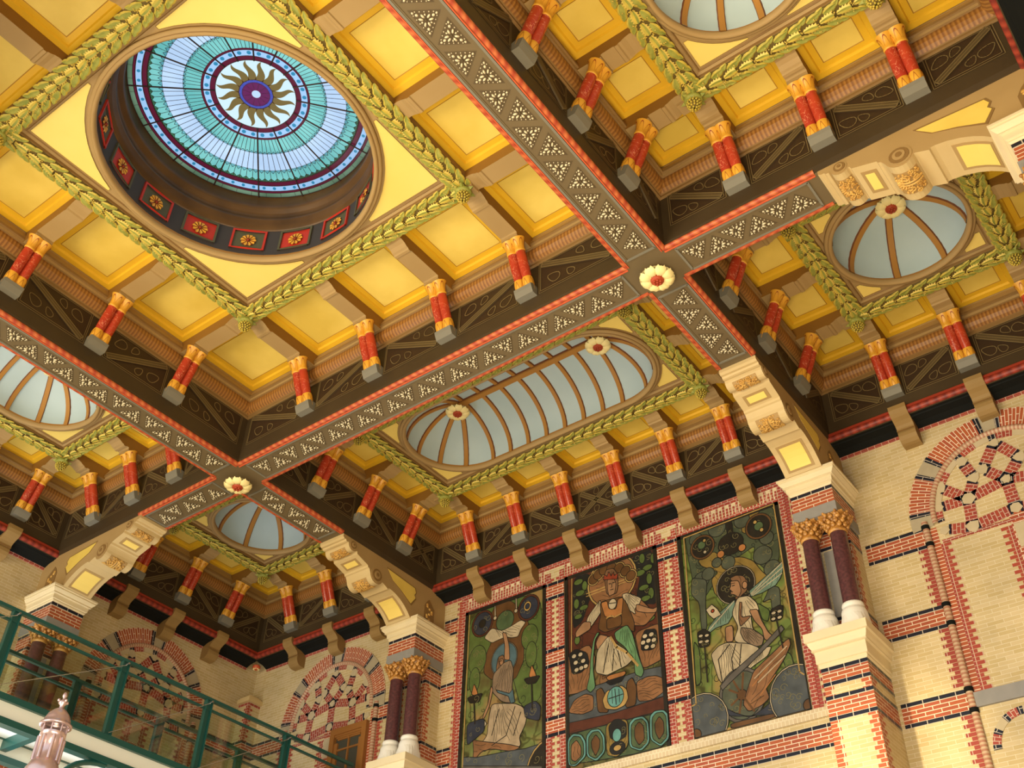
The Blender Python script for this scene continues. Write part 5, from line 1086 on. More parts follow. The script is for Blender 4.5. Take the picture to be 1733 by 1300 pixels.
MOS={"left":[["p","leaf",[[-0.767,-0.138],[-0.36,-0.142],[-0.35,-0.649],[-0.463,-0.672],[-0.548,-0.384],[-0.63,-0.36],[-0.76,-0.531],[-0.773,-0.39]]],["p","brown",[[-0.632,-0.31],[-0.677,-0.232],[-0.614,-0.126],[-0.522,-0.141],[-0.423,-0.28],[-0.453,-0.369],[-0.451,-0.452],[-0.496,-0.533],[-0.624,-0.499],[-0.674,-0.452],[-0.662,-0.365]]],["c","grn",[-0.561,-0.231],0.05,0.05],["c","leaf",[-0.711,-0.379],0.05,0.07],["c","leaf",[-0.422,-0.351],0.045,0.06],["c","leaf",[-0.413,-0.436],0.03,0.06],["c","leaf",[-0.722,-0.473],0.03,0.06],["c","maroon",[-0.691,-0.206],0.062,0.066],["c","navy",[-0.691,-0.206],0.052,0.056],["c","dark",[-0.691,-0.206],0.02,0.02],["c","maroon",[-0.429,-0.207],0.06,0.064],["c","navy",[-0.429,-0.207],0.05,0.054],["c","gold",[-0.436,-0.198],0.02,0.024],["c","navy",[-0.436,-0.198],0.012,0.014],["p","cream",[[-0.624,-0.131],[-0.618,-0.133],[-0.613,-0.201],[-0.621,-0.209]]],["p","cream",[[-0.505,-0.124],[-0.498,-0.125],[-0.493,-0.198],[-0.501,-0.21]]],["c","cream",[-0.618,-0.201],0.01,0.01],["c","cream",[-0.5,-0.201],0.01,0.01],["p","cloth",[[-0.679,-0.282],[-0.635,-0.245],[-0.576,-0.277],[-0.527,-0.27],[-0.471,-0.255],[-0.443,-0.274],[-0.47,-0.301],[-0.485,-0.332],[-0.525,-0.327],[-0.55,-0.313],[-0.599,-0.316],[-0.631,-0.321]]],["c","cream",[-0.559,-0.418],0.073,0.08],["c","teal2",[-0.559,-0.418],0.069,0.076],["p","skin",[[-0.574,-0.285],[-0.551,-0.295],[-0.533,-0.36],[-0.527,-0.431],[-0.559,-0.422],[-0.557,-0.353]]],["p","hair",[[-0.592,-0.399],[-0.564,-0.396],[-0.555,-0.423],[-0.565,-0.475],[-0.592,-0.494],[-0.602,-0.451]]],["p","skin",[[-0.587,-0.414],[-0.565,-0.413],[-0.562,-0.441],[-0.58,-0.443]]],["l","dark",[[-0.582,-0.422],[-0.572,-0.422]],0.004],["p","robe",[[-0.562,-0.435],[-0.523,-0.432],[-0.506,-0.477],[-0.511,-0.569],[-0.494,-0.638],[-0.564,-0.614],[-0.621,-0.553],[-0.617,-0.474]]],["p","skin",[[-0.614,-0.542],[-0.631,-0.617],[-0.656,-0.662],[-0.668,-0.666],[-0.661,-0.642],[-0.639,-0.602],[-0.627,-0.525]]],["p","cream",[[-0.695,-0.679],[-0.656,-0.669],[-0.643,-0.691],[-0.662,-0.712],[-0.689,-0.706]]],["p","teal2",[[-0.598,-0.55],[-0.526,-0.585],[-0.507,-0.57],[-0.494,-0.632],[-0.517,-0.632],[-0.53,-0.597],[-0.589,-0.565]]],["p","robe2",[[-0.619,-0.607],[-0.494,-0.638],[-0.455,-0.661],[-0.428,-0.699],[-0.439,-0.746],[-0.468,-0.789],[-0.459,-0.828],[-0.519,-0.839],[-0.55,-0.813],[-0.649,-0.803],[-0.689,-0.788],[-0.637,-0.744],[-0.632,-0.668]]],["p","wood",[[-0.715,-0.744],[-0.667,-0.762],[-0.52,-0.808],[-0.459,-0.834],[-0.504,-0.842],[-0.611,-0.806],[-0.665,-0.806],[-0.709,-0.839],[-0.708,-0.79]]],["l","dark",[[-0.493,-0.651],[-0.536,-0.767],[-0.611,-0.793]],0.003],["l","dark",[[-0.462,-0.684],[-0.498,-0.776]],0.003],["l","dark",[[-0.579,-0.643],[-0.613,-0.749]],0.003],["p","orange",[[-0.735,-0.537],[-0.722,-0.487],[-0.698,-0.54],[-0.702,-0.553]]],["p","dark",[[-0.759,-0.545],[-0.67,-0.544],[-0.688,-0.583],[-0.741,-0.576]]],["l","dark",[[-0.717,-0.576],[-0.707,-0.676]],0.008],["p","orange",[[-0.423,-0.54],[-0.408,-0.484],[-0.385,-0.537],[-0.385,-0.55]]],["p","dark",[[-0.45,-0.539],[-0.362,-0.546],[-0.385,-0.576],[-0.43,-0.57]]],["l","dark",[[-0.407,-0.57],[-0.402,-0.687]],0.008],["p","navy",[[-0.752,-0.665],[-0.656,-0.662],[-0.653,-0.721],[-0.707,-0.746],[-0.745,-0.763]]],["p","navy",[[-0.448,-0.663],[-0.388,-0.652],[-0.358,-0.685],[-0.365,-0.746],[-0.439,-0.715]]],["p","slate",[[-0.758,-0.81],[-0.687,-0.826],[-0.534,-0.835],[-0.437,-0.845],[-0.342,-0.842],[-0.332,-0.939],[-0.764,-0.846]]],["c","gold",[-0.314,-0.966],0.12,0.14],["c","dark",[-0.314,-0.966],0.112,0.13],["p","grey",[[-0.764,-0.846],[-0.332,-0.939],[-0.328,-0.992],[-0.766,-0.937]]],["l","gold",[[-0.763,-0.852],[-0.767,-0.134],[-0.348,-0.135],[-0.35,-0.849]],0.005]],"centre":[["p","maroon",[[-0.229,-0.1],[0.236,-0.122],[0.24,-0.514],[-0.234,-0.506]]],["p","black",[[-0.19,-0.14],[-0.104,-0.142],[-0.098,-0.233],[-0.113,-0.289],[-0.148,-0.364],[-0.195,-0.384]]],["p","black",[[0.118,-0.138],[0.217,-0.137],[0.22,-0.395],[0.148,-0.372],[0.125,-0.323],[0.148,-0.245],[0.115,-0.19]]],["c","leaf",[-0.162,-0.167],0.024,0.014],["c","leaf",[-0.13,-0.196],0.014,0.024],["c","leaf",[-0.154,-0.224],0.024,0.014],["c","leaf",[-0.174,-0.27],0.014,0.024],["c","leaf",[-0.137,-0.299],0.022,0.012],["c","leaf",[-0.166,-0.333],0.02,0.012],["c","leaf",[0.162,-0.162],0.014,0.024],["c","leaf",[0.185,-0.214],0.024,0.014],["c","leaf",[0.149,-0.228],0.024,0.014],["c","leaf",[0.19,-0.268],0.014,0.026],["c","leaf",[0.162,-0.301],0.024,0.013],["c","leaf",[0.194,-0.337],0.014,0.026],["c","leaf",[0.177,-0.447],0.028,0.014],["c","leaf",[0.214,-0.18],0.012,0.024],["c","leaf",[-0.173,-0.441],0.014,0.02],["c","leaf",[0.167,-0.353],0.024,0.013],["l","gold",[[-0.195,-0.129],[-0.206,-0.61]],0.004],["l","gold",[[0.218,-0.129],[0.217,-0.586]],0.004],["l","gold",[[-0.121,-0.239],[0.135,-0.232]],0.005],["l","gold",[[-0.122,-0.252],[0.134,-0.244]],0.004],["c","gold",[0.009,-0.216],0.125,0.125],["c","wood",[0.009,-0.216],0.115,0.115],["c","gold",[-0.082,-0.181],0.031,0.031],["c","gold",[-0.058,-0.166],0.031,0.031],["c","gold",[-0.028,-0.154],0.031,0.031],["c","gold",[0.01,-0.156],0.031,0.031],["c","gold",[0.048,-0.171],0.031,0.031],["c","gold",[0.079,-0.195],0.031,0.031],["c","gold",[0.104,-0.226],0.031,0.031],["c","brown",[-0.082,-0.181],0.024,0.024],["c","brown",[-0.058,-0.166],0.024,0.024],["c","brown",[-0.028,-0.154],0.024,0.024],["c","brown",[0.01,-0.156],0.024,0.024],["c","brown",[0.048,-0.171],0.024,0.024],["c","brown",[0.079,-0.195],0.024,0.024],["c","brown",[0.104,-0.226],0.024,0.024],["p","wood",[[-0.236,-0.627],[-0.234,-0.506],[-0.114,-0.474],[-0.081,-0.549],[-0.121,-0.68],[-0.234,-0.67]]],["p","wood",[[0.106,-0.49],[0.234,-0.481],[0.234,-0.637],[0.137,-0.656],[0.124,-0.606]]],["p","slate",[[-0.234,-0.682],[-0.111,-0.667],[0.121,-0.659],[0.232,-0.667],[0.228,-0.756],[0.234,-0.787],[-0.005,-0.8],[-0.233,-0.789]]],["p","wood",[[-0.224,-0.746],[-0.192,-0.7],[-0.138,-0.687],[-0.099,-0.705],[-0.101,-0.765],[-0.158,-0.77]]],["p","wood",[[0.101,-0.7],[0.152,-0.691],[0.192,-0.698],[0.223,-0.717],[0.226,-0.77],[0.169,-0.792],[0.104,-0.783]]],["p","maroon",[[-0.233,-0.789],[-0.005,-0.8],[0.233,-0.79],[0.233,-0.844],[-0.229,-0.835]]],["p","grn",[[-0.229,-0.835],[0.233,-0.848],[0.23,-0.991],[-0.223,-0.961]]],["p","wood",[[0.073,-0.297],[0.141,-0.345],[0.196,-0.42],[0.212,-0.433],[0.158,-0.474],[0.099,-0.456],[0.077,-0.391]]],["p","cloth",[[-0.049,-0.292],[-0.068,-0.304],[-0.115,-0.349],[-0.14,-0.4],[-0.103,-0.403],[-0.07,-0.371],[-0.046,-0.345]]],["p","skin",[[-0.139,-0.367],[-0.181,-0.405],[-0.177,-0.431],[-0.103,-0.411],[-0.102,-0.378]]],["p","cloth",[[0.055,-0.3],[0.082,-0.3],[0.15,-0.347],[0.139,-0.369],[0.112,-0.386],[0.119,-0.413],[0.078,-0.375]]],["p","skin",[[0.122,-0.364],[0.197,-0.412],[0.223,-0.408],[0.212,-0.433],[0.162,-0.418],[0.12,-0.397]]],["p","brown",[[-0.052,-0.3],[0.055,-0.308],[0.079,-0.35],[0.109,-0.442],[0.106,-0.49],[0.056,-0.443],[-0.033,-0.449],[-0.067,-0.422],[-0.051,-0.36]]],["p","orange",[[-0.049,-0.305],[-0.017,-0.307],[-0.01,-0.347],[0.025,-0.358],[0.036,-0.315],[0.063,-0.315],[0.05,-0.4],[-0.03,-0.383]]],["p","hair",[[-0.026,-0.186],[-0.016,-0.158],[0.021,-0.162],[0.042,-0.2],[0.039,-0.26],[0.029,-0.287],[-0.016,-0.277],[-0.022,-0.24]]],["p","skin",[[-0.013,-0.208],[0.019,-0.206],[0.031,-0.24],[0.022,-0.285],[-0.008,-0.288],[-0.013,-0.252]]],["p","red",[[-0.032,-0.202],[-0.026,-0.177],[-0.013,-0.191],[-0.002,-0.172],[0.008,-0.196],[0.02,-0.18],[0.024,-0.199],[0.043,-0.192],[0.037,-0.22]]],["l","dark",[[-0.005,-0.23],[0.005,-0.232]],0.004],["l","dark",[[0.013,-0.231],[0.024,-0.232]],0.004],["l","dark",[[0.009,-0.233],[0.01,-0.249],[0.004,-0.251]],0.002],["l","dark",[[0.001,-0.261],[0.016,-0.262]],0.003],["c","cream",[0.009,-0.33],0.02,0.024],["l","dark",[[-0.006,-0.323],[0.025,-0.329]],0.003],["p","brown",[[-0.023,-0.39],[0.05,-0.391],[0.049,-0.441],[-0.023,-0.44]]],["l","gold",[[-0.023,-0.386],[0.002,-0.381],[0.015,-0.393],[0.05,-0.387]],0.005],["p","jade",[[0.011,-0.462],[0.074,-0.444],[0.097,-0.488],[0.117,-0.589],[0.141,-0.665],[0.127,-0.688],[0.099,-0.669],[0.098,-0.615],[0.06,-0.541],[0.018,-0.497]]],["p","jade",[[-0.059,-0.441],[-0.083,-0.467],[-0.094,-0.545],[-0.096,-0.608],[-0.087,-0.673],[-0.112,-0.69],[-0.131,-0.67],[-0.114,-0.619],[-0.107,-0.541],[-0.091,-0.465],[-0.072,-0.437]]],["p","skin",[[-0.059,-0.449],[-0.016,-0.471],[0.008,-0.526],[-0.071,-0.52],[-0.08,-0.484]]],["p","cloth",[[-0.015,-0.466],[-0.075,-0.518],[-0.087,-0.611],[-0.032,-0.638],[0.012,-0.63],[0.064,-0.621],[0.099,-0.599],[0.059,-0.549],[0.018,-0.513]]],["l","gold",[[-0.007,-0.477],[0.021,-0.53],[0.067,-0.567],[0.114,-0.635]],0.01],["l","dark",[[-0.017,-0.503],[-0.048,-0.621]],0.003],["l","dark",[[0.008,-0.534],[-0.005,-0.625]],0.003],["l","dark",[[0.025,-0.547],[0.038,-0.621]],0.003],["p","orange",[[-0.036,-0.648],[-0.023,-0.64],[0.054,-0.641],[0.058,-0.654],[0.027,-0.669],[-0.016,-0.669]]],["p","black",[[-0.041,-0.662],[0.053,-0.66],[0.035,-0.682],[-0.016,-0.684]]],["p","brown",[[-0.086,-0.689],[-0.059,-0.681],[-0.036,-0.732],[-0.03,-0.794],[-0.08,-0.781]]],["p","brown",[[0.06,-0.689],[0.086,-0.677],[0.104,-0.723],[0.095,-0.795],[0.046,-0.794]]],["p","gold",[[-0.057,-0.735],[-0.034,-0.702],[-0.0,-0.704],[0.034,-0.697],[0.058,-0.719],[0.064,-0.758],[0.046,-0.783],[0.004,-0.791],[-0.046,-0.775]]],["c","teal",[0.005,-0.737],0.038,0.042],["l","dark",[[-0.027,-0.738],[0.039,-0.735]],0.003],["l","dark",[[0.004,-0.705],[0.007,-0.769]],0.003],["l","dark",[[-0.01,-0.705],[-0.01,-0.762]],0.002],["l","dark",[[0.022,-0.709],[0.024,-0.766]],0.002],["p","black",[[-0.215,-0.495],[-0.178,-0.481],[-0.125,-0.512],[-0.113,-0.564],[-0.154,-0.593],[-0.199,-0.589]]],["p","black",[[0.138,-0.524],[0.157,-0.493],[0.207,-0.504],[0.211,-0.561],[0.184,-0.588],[0.134,-0.578]]],["c","cream",[-0.188,-0.511],0.012,0.01],["c","cream",[-0.156,-0.512],0.012,0.01],["c","cream",[-0.18,-0.542],0.012,0.01],["c","cream",[-0.143,-0.544],0.012,0.01],["c","cream",[-0.131,-0.571],0.012,0.01],["c","cream",[-0.176,-0.575],0.012,0.01],["c","cream",[-0.153,-0.573],0.012,0.01],["c","cream",[0.155,-0.521],0.012,0.01],["c","cream",[0.185,-0.522],0.012,0.01],["c","cream",[0.145,-0.546],0.012,0.01],["c","cream",[0.17,-0.545],0.012,0.01],["c","cream",[0.195,-0.549],0.012,0.01],["c","cream",[0.16,-0.57],0.012,0.01],["c","cream",[0.189,-0.574],0.012,0.01],["p","teal",[[-0.223,-0.961],[-0.225,-0.858],[-0.199,-0.839],[-0.16,-0.851],[-0.139,-0.885],[-0.139,-0.943],[-0.189,-0.973]]],["p","grn",[[-0.216,-0.959],[-0.217,-0.868],[-0.196,-0.85],[-0.165,-0.86],[-0.15,-0.887],[-0.149,-0.937],[-0.188,-0.965]]],["p","wood",[[-0.209,-0.942],[-0.208,-0.884],[-0.182,-0.868],[-0.161,-0.902],[-0.162,-0.938],[-0.188,-0.954]]],["p","teal",[[-0.137,-0.944],[-0.136,-0.864],[-0.113,-0.844],[-0.074,-0.849],[-0.051,-0.884],[-0.051,-0.945],[-0.092,-0.975]]],["p","grn",[[-0.127,-0.942],[-0.126,-0.874],[-0.107,-0.855],[-0.077,-0.858],[-0.061,-0.885],[-0.059,-0.94],[-0.094,-0.964]]],["p","brown",[[-0.114,-0.891],[-0.092,-0.867],[-0.072,-0.894],[-0.077,-0.928],[-0.095,-0.953],[-0.111,-0.921]]],["p","ochre",[[-0.044,-0.835],[0.056,-0.837],[0.055,-0.944],[0.003,-0.978],[-0.045,-0.96]]],["p","black",[[-0.032,-0.852],[-0.006,-0.829],[0.019,-0.832],[0.05,-0.857],[0.048,-0.907],[0.006,-0.919],[-0.026,-0.897]]],["c","teal",[0.005,-0.893],0.02,0.026],["c","black",[0.005,-0.943],0.035,0.025],["c","gold",[0.005,-0.943],0.018,0.012],["p","teal",[[0.057,-0.952],[0.061,-0.86],[0.084,-0.844],[0.125,-0.846],[0.147,-0.873],[0.147,-0.954],[0.108,-0.98]]],["p","grn",[[0.067,-0.95],[0.07,-0.869],[0.089,-0.854],[0.12,-0.855],[0.139,-0.878],[0.138,-0.949],[0.106,-0.97]]],["p","brown",[[0.086,-0.88],[0.107,-0.864],[0.126,-0.886],[0.126,-0.939],[0.101,-0.955],[0.083,-0.922]]],["p","teal",[[0.15,-0.945],[0.154,-0.854],[0.178,-0.838],[0.217,-0.844],[0.235,-0.866],[0.233,-0.957],[0.194,-0.982]]],["p","grn",[[0.159,-0.943],[0.164,-0.863],[0.183,-0.848],[0.212,-0.852],[0.225,-0.871],[0.223,-0.951],[0.193,-0.972]]],["p","brown",[[0.174,-0.887],[0.196,-0.864],[0.213,-0.889],[0.212,-0.931],[0.189,-0.954],[0.175,-0.923]]]],"right":[["p","smoke",[[0.37,-0.126],[0.497,-0.109],[0.608,-0.124],[0.768,-0.131],[0.775,-0.223],[0.764,-0.374],[0.71,-0.414],[0.656,-0.336],[0.672,-0.281],[0.585,-0.311],[0.499,-0.316],[0.483,-0.38],[0.454,-0.413],[0.416,-0.451],[0.39,-0.375],[0.377,-0.239]]],["p","ochre",[[0.495,-0.244],[0.528,-0.291],[0.61,-0.311],[0.655,-0.344],[0.687,-0.406],[0.721,-0.451],[0.637,-0.473],[0.537,-0.49],[0.477,-0.437],[0.468,-0.366],[0.505,-0.344],[0.433,-0.294],[0.419,-0.262]]],["p","ochre",[[0.633,-0.133],[0.687,-0.108],[0.717,-0.138],[0.663,-0.163],[0.639,-0.216],[0.624,-0.202]]],["c","olive",[0.427,-0.353],0.035,0.035],["c","olive",[0.458,-0.337],0.028,0.028],["c","olive",[0.697,-0.334],0.04,0.04],["c","olive",[0.728,-0.403],0.035,0.035],["c","olive",[0.55,-0.317],0.03,0.03],["c","olive",[0.501,-0.3],0.022,0.022],["c","olive",[0.631,-0.15],0.035,0.035],["c","olive",[0.519,-0.145],0.04,0.04],["c","olive",[0.42,-0.163],0.03,0.03],["c","olive",[0.724,-0.265],0.03,0.03],["p","olive",[[0.385,-0.33],[0.452,-0.361],[0.433,-0.457],[0.429,-0.571],[0.404,-0.567],[0.408,-0.449],[0.374,-0.404]]],["p","olive",[[0.709,-0.472],[0.746,-0.492],[0.737,-0.577],[0.702,-0.574],[0.705,-0.527],[0.669,-0.532],[0.689,-0.506]]],["c","brown",[0.446,-0.209],0.056,0.056],["c","dark",[0.446,-0.209],0.046,0.046],["c","grn",[0.443,-0.199],0.018,0.018],["c","cream",[0.455,-0.235],0.008,0.008],["c","gold",[0.458,-0.182],0.008,0.008],["c","brown",[0.698,-0.203],0.058,0.058],["c","dark",[0.698,-0.203],0.048,0.048],["c","grn",[0.699,-0.203],0.02,0.02],["c","gold",[0.686,-0.18],0.009,0.009],["c","gold",[0.709,-0.224],0.009,0.009],["p","dark",[[0.56,-0.133],[0.589,-0.139],[0.586,-0.197],[0.561,-0.192]]],["c","dark",[0.571,-0.238],0.056,0.05],["c","orange",[0.523,-0.27],0.016,0.016],["c","orange",[0.617,-0.273],0.016,0.016],["p","leaf",[[0.367,-0.601],[0.388,-0.639],[0.382,-0.777],[0.357,-0.786]]],["p","leaf",[[0.709,-0.731],[0.749,-0.765],[0.755,-0.818],[0.724,-0.831]]],["p","leaf",[[0.646,-0.525],[0.695,-0.572],[0.681,-0.615],[0.659,-0.601]]],["c","cream",[0.57,-0.424],0.084,0.082],["c","dark",[0.57,-0.424],0.079,0.077],["p","wing",[[0.622,-0.468],[0.682,-0.438],[0.776,-0.387],[0.774,-0.411],[0.767,-0.433],[0.756,-0.454],[0.732,-0.479],[0.675,-0.493],[0.626,-0.494]]],["p","wing",[[0.559,-0.484],[0.493,-0.517],[0.438,-0.565],[0.419,-0.598],[0.465,-0.578],[0.519,-0.574],[0.557,-0.529]]],["l","cream",[[0.628,-0.482],[0.776,-0.391]],0.003],["l","cream",[[0.631,-0.487],[0.772,-0.414]],0.003],["l","cream",[[0.635,-0.492],[0.763,-0.439]],0.003],["l","cream",[[0.554,-0.491],[0.427,-0.586]],0.003],["p","cream",[[0.46,-0.474],[0.482,-0.501],[0.495,-0.53],[0.461,-0.538],[0.443,-0.514],[0.433,-0.49]]],["c","red",[0.461,-0.503],0.007,0.007],["p","hair",[[0.55,-0.389],[0.575,-0.384],[0.607,-0.396],[0.623,-0.427],[0.614,-0.465],[0.592,-0.475],[0.57,-0.492],[0.559,-0.48],[0.579,-0.454],[0.584,-0.414],[0.556,-0.404]]],["p","skin",[[0.55,-0.402],[0.585,-0.41],[0.591,-0.458],[0.575,-0.481],[0.561,-0.465],[0.543,-0.455],[0.55,-0.444],[0.541,-0.435],[0.55,-0.423]]],["c","skin",[0.608,-0.438],0.011,0.016],["l","dark",[[0.556,-0.425],[0.565,-0.425]],0.004],["l","dark",[[0.545,-0.448],[0.555,-0.45]],0.003],["l","dark",[[0.553,-0.414],[0.568,-0.416]],0.002],["p","cloth",[[0.571,-0.48],[0.619,-0.487],[0.646,-0.525],[0.653,-0.559],[0.616,-0.568],[0.616,-0.627],[0.65,-0.668],[0.637,-0.703],[0.577,-0.685],[0.534,-0.65],[0.56,-0.602],[0.539,-0.54]]],["p","skin",[[0.611,-0.546],[0.646,-0.553],[0.655,-0.599],[0.675,-0.656],[0.694,-0.681],[0.68,-0.698],[0.656,-0.681],[0.654,-0.638],[0.628,-0.599]]],["p","skin",[[0.505,-0.586],[0.538,-0.587],[0.533,-0.653],[0.502,-0.648]]],["p","hair",[[0.577,-0.502],[0.588,-0.506],[0.576,-0.567],[0.616,-0.571],[0.607,-0.581],[0.568,-0.604],[0.565,-0.564]]],["p","robe",[[0.571,-0.606],[0.616,-0.627],[0.657,-0.67],[0.645,-0.701],[0.614,-0.7],[0.576,-0.662],[0.565,-0.627]]],["p","cloth",[[0.506,-0.649],[0.469,-0.654],[0.435,-0.678],[0.441,-0.717],[0.454,-0.781],[0.466,-0.803],[0.526,-0.778],[0.586,-0.734],[0.636,-0.71],[0.593,-0.679]]],["p","cloth",[[0.643,-0.712],[0.681,-0.715],[0.661,-0.748],[0.604,-0.769],[0.563,-0.788],[0.556,-0.786]]],["l","dark",[[0.516,-0.66],[0.463,-0.707],[0.469,-0.8]],0.003],["l","dark",[[0.54,-0.667],[0.517,-0.722],[0.518,-0.776]],0.003],["l","dark",[[0.563,-0.674],[0.544,-0.76]],0.003],["c","grey",[0.541,-0.867],0.092,0.105],["c","olive",[0.541,-0.867],0.08,0.092],["c","brown",[0.541,-0.867],0.02,0.02],["l","brown",[[0.541,-0.867],[0.508,-0.795]],0.008],["l","brown",[[0.541,-0.867],[0.556,-0.786]],0.008],["l","brown",[[0.541,-0.867],[0.493,-0.836]],0.008],["l","brown",[[0.541,-0.867],[0.495,-0.895]],0.008],["l","brown",[[0.541,-0.867],[0.521,-0.938]],0.008],["l","brown",[[0.541,-0.867],[0.581,-0.938]],0.008],["p","grey",[[0.458,-0.812],[0.502,-0.779],[0.636,-0.71],[0.73,-0.646],[0.739,-0.664],[0.717,-0.68],[0.582,-0.763],[0.498,-0.811],[0.466,-0.831]]],["p","wood",[[0.567,-0.848],[0.598,-0.79],[0.66,-0.755],[0.752,-0.702],[0.755,-0.729],[0.725,-0.773],[0.698,-0.803],[0.663,-0.837],[0.636,-0.866],[0.646,-0.905],[0.613,-0.925],[0.559,-0.936],[0.54,-0.903]]],["l","cream",[[0.598,-0.819],[0.739,-0.732]],0.003],["l","cream",[[0.61,-0.838],[0.727,-0.766]],0.003],["l","orange",[[0.586,-0.846],[0.655,-0.791]],0.004],["l","orange",[[0.611,-0.888],[0.68,-0.827]],0.003],["l","brown",[[0.562,-0.912],[0.625,-0.892]],0.004],["p","navy",[[0.483,-0.935],[0.464,-0.895],[0.507,-0.927],[0.563,-0.959],[0.635,-0.93],[0.66,-0.908],[0.66,-0.958],[0.644,-0.968]]],["p","brown",[[0.483,-0.961],[0.656,-0.964],[0.657,-0.981],[0.484,-0.982]]],["c","cream",[0.374,-0.927],0.106,0.108],["c","slate",[0.374,-0.927],0.1,0.102],["c","cream",[0.75,-0.921],0.106,0.115],["c","slate",[0.75,-0.921],0.1,0.108],["c","brown",[0.342,-0.97],0.022,0.022],["c","brown",[0.787,-0.967],0.022,0.022],["l","gold",[[0.368,-0.14],[0.776,-0.129],[0.772,-0.841],[0.786,-0.855]],0.005],["l","gold",[[0.368,-0.14],[0.354,-0.856],[0.337,-0.859]],0.005],["p","dark",[[0.698,-0.573],[0.735,-0.565],[0.75,-0.574],[0.737,-0.624],[0.691,-0.622]]],["c","cream",[0.708,-0.59],0.01,0.007],["c","cream",[0.732,-0.59],0.01,0.007],["c","cream",[0.704,-0.613],0.01,0.007],["c","cream",[0.729,-0.614],0.01,0.007],["p","dark",[[0.387,-0.574],[0.417,-0.567],[0.443,-0.591],[0.433,-0.644],[0.388,-0.639]]],["c","cream",[0.401,-0.593],0.01,0.007],["c","cream",[0.427,-0.598],0.01,0.007],["c","cream",[0.399,-0.617],0.01,0.007],["c","cream",[0.425,-0.622],0.01,0.007],["l","dark",[[0.413,-0.638],[0.41,-0.784]],0.006],["l","dark",[[0.716,-0.626],[0.724,-0.735]],0.006]]}
mosaic('left', 'mosaic of a kneeling figure raising an arm between two torches, leftmost of the three', -M3, -M2, 'm_bgL')
mosaic('centre', 'mosaic of a crowned seated figure with outstretched arms, middle of the three', -M1, M1, 'm_bgC')
mosaic('right', 'mosaic of a winged figure with a spoked wheel, rightmost of the three', M2, M3, 'm_bgR')

# ------------------------------------------------------------- skylight
t = thing('skylight_drum', 'dark round drum below the stained glass, with red framed rosettes', 'skylight drum', (0, 0, .33))
R0 = .458; m = MB(); n = 96
m.lathe((0, 0, 0), [(R0, 0), (R0, .150)], n, 'drum_dark'); m.build('drum_wall', t)
m = MB(); m.lathe((0, 0, 0), [(R0, .146), (R0-.006, .150), (R0-.006, .158), (R0-.012, .162), (R0-.010, .178), (R0-.018, .186), (R0-.018, .198), (R0-.010, .212), (R0-.014, .232), (R0-.028, .240), (R0-.030, .256), (R0-.024, .268), (R0-.024, .282), (R0-.020, .292), (R0-.020, .330)], n, 'drum_brown'); m.build('mouldings', t)
pr = {}
for k in range(16):
    kind = k % 2
    if kind not in pr:
        mb = MB(); hw = .056; z0, z1 = .042, .130
        def fc(a, z, d): q = a/R0; return ((R0-d)*cos(q), (R0-d)*sin(q), z)
        def patch(a0, a1, za, zb_, d, mt, dm):
            nn = 6
            for i in range(nn):
                p, q = a0+(a1-a0)*i/nn, a0+(a1-a0)*(i+1)/nn; dm.face([fc(p, za, d), fc(q, za, d), fc(q, zb_, d), fc(p, zb_, d)], mt)
            for p in (a0, a1): dm.face([fc(p, za, 0), fc(p, zb_, 0), fc(p, zb_, d), fc(p, za, d)], mt)
            dm.face([fc(a0, zb_, 0), fc(a1, zb_, 0), fc(a1, zb_, d), fc(a0, zb_, d)], mt)
        out_, in_ = (('red_paint', 'drum_green'), ('drum_green', 'red_paint'))[kind]
        patch(-hw, hw, z0, z1, .001, in_, mb)
        for (a, b_, c, e) in ((-hw-.008, -hw, z0-.006, z1+.008), (hw, hw+.008, z0-.006, z1+.008), (-hw, hw, z1, z1+.008), (-hw, hw, z0-.006, z0)): patch(a, b_, c, e, .007, out_, mb)
        p = mb.build('drum_panel', t); pr[kind] = p; p.rotation_euler = (0, 0, k*pi/8)
        rs = MB()
        for i in range(10):
            a = 2*pi*i/10; zc = (z0+z1)/2; pts = [fc(.007*cos(a), zc+.007*sin(a), .006), fc(.026*cos(a-.26), zc+.026*sin(a-.26), .008), fc(.030*cos(a), zc+.030*sin(a), .005), fc(.026*cos(a+.26), zc+.026*sin(a+.26), .008)]
            rs.face(pts, 'gilt')
            rs.face([fc(.006*cos(a-.3), zc+.006*sin(a-.3), .004), fc(.028*cos(a-.31), zc+.028*sin(a-.31), .004), fc(.028*cos(a+.31), zc+.028*sin(a+.31), .004), fc(.006*cos(a+.3), zc+.006*sin(a+.3), .004)], 'gilt_dark')
        c = fc(0, (z0+z1)/2, .008); rs.blob(c, .006, .006, .007, 'gilt_dark', n=8, k=4)
        rs.build('rosette', p)
    else: copy_part(pr[kind], t, (0, 0, 0), k*pi/8)
GR, GZ, GH = .438, .648, .040
t = thing('stained_glass_skylight', 'round stained glass skylight of teal and white panes with a golden sun', 'skylight', (0, 0, GZ))
def gz(r): return GH*(1-(r/GR)**2)
def gp(r, a, d=0): return (r*cos(a), r*sin(a), gz(r)-d)
def ringm(name, r0, r1, mt, n=96, d=0.0, mb=None):
    m = mb or MB(); m.grid([[gp(r0, 2*pi*k/n, d) for k in range(n)], [gp(r1, 2*pi*k/n, d) for k in range(n)]], mt, close=True)
    return m if mb else m.build(name, t)
F = lambda q: q*GR
ringm('pale_field', F(.135), F(.325), 'glass_pale')
ringm('inner_brown_ring', F(.325), F(.365), 'glass_red'); 
m = MB(); ringm('', F(.365), F(.42), 'glass_blue', mb=m)
for k in range(32):
    a = 2*pi*(k+.5)/32; m.face([gp(F(.3925)+.008*cos(q), a+.008*sin(q)/F(.3925), .0006) for q in [2*pi*j/8 for j in range(8)]], 'glass_cyan')
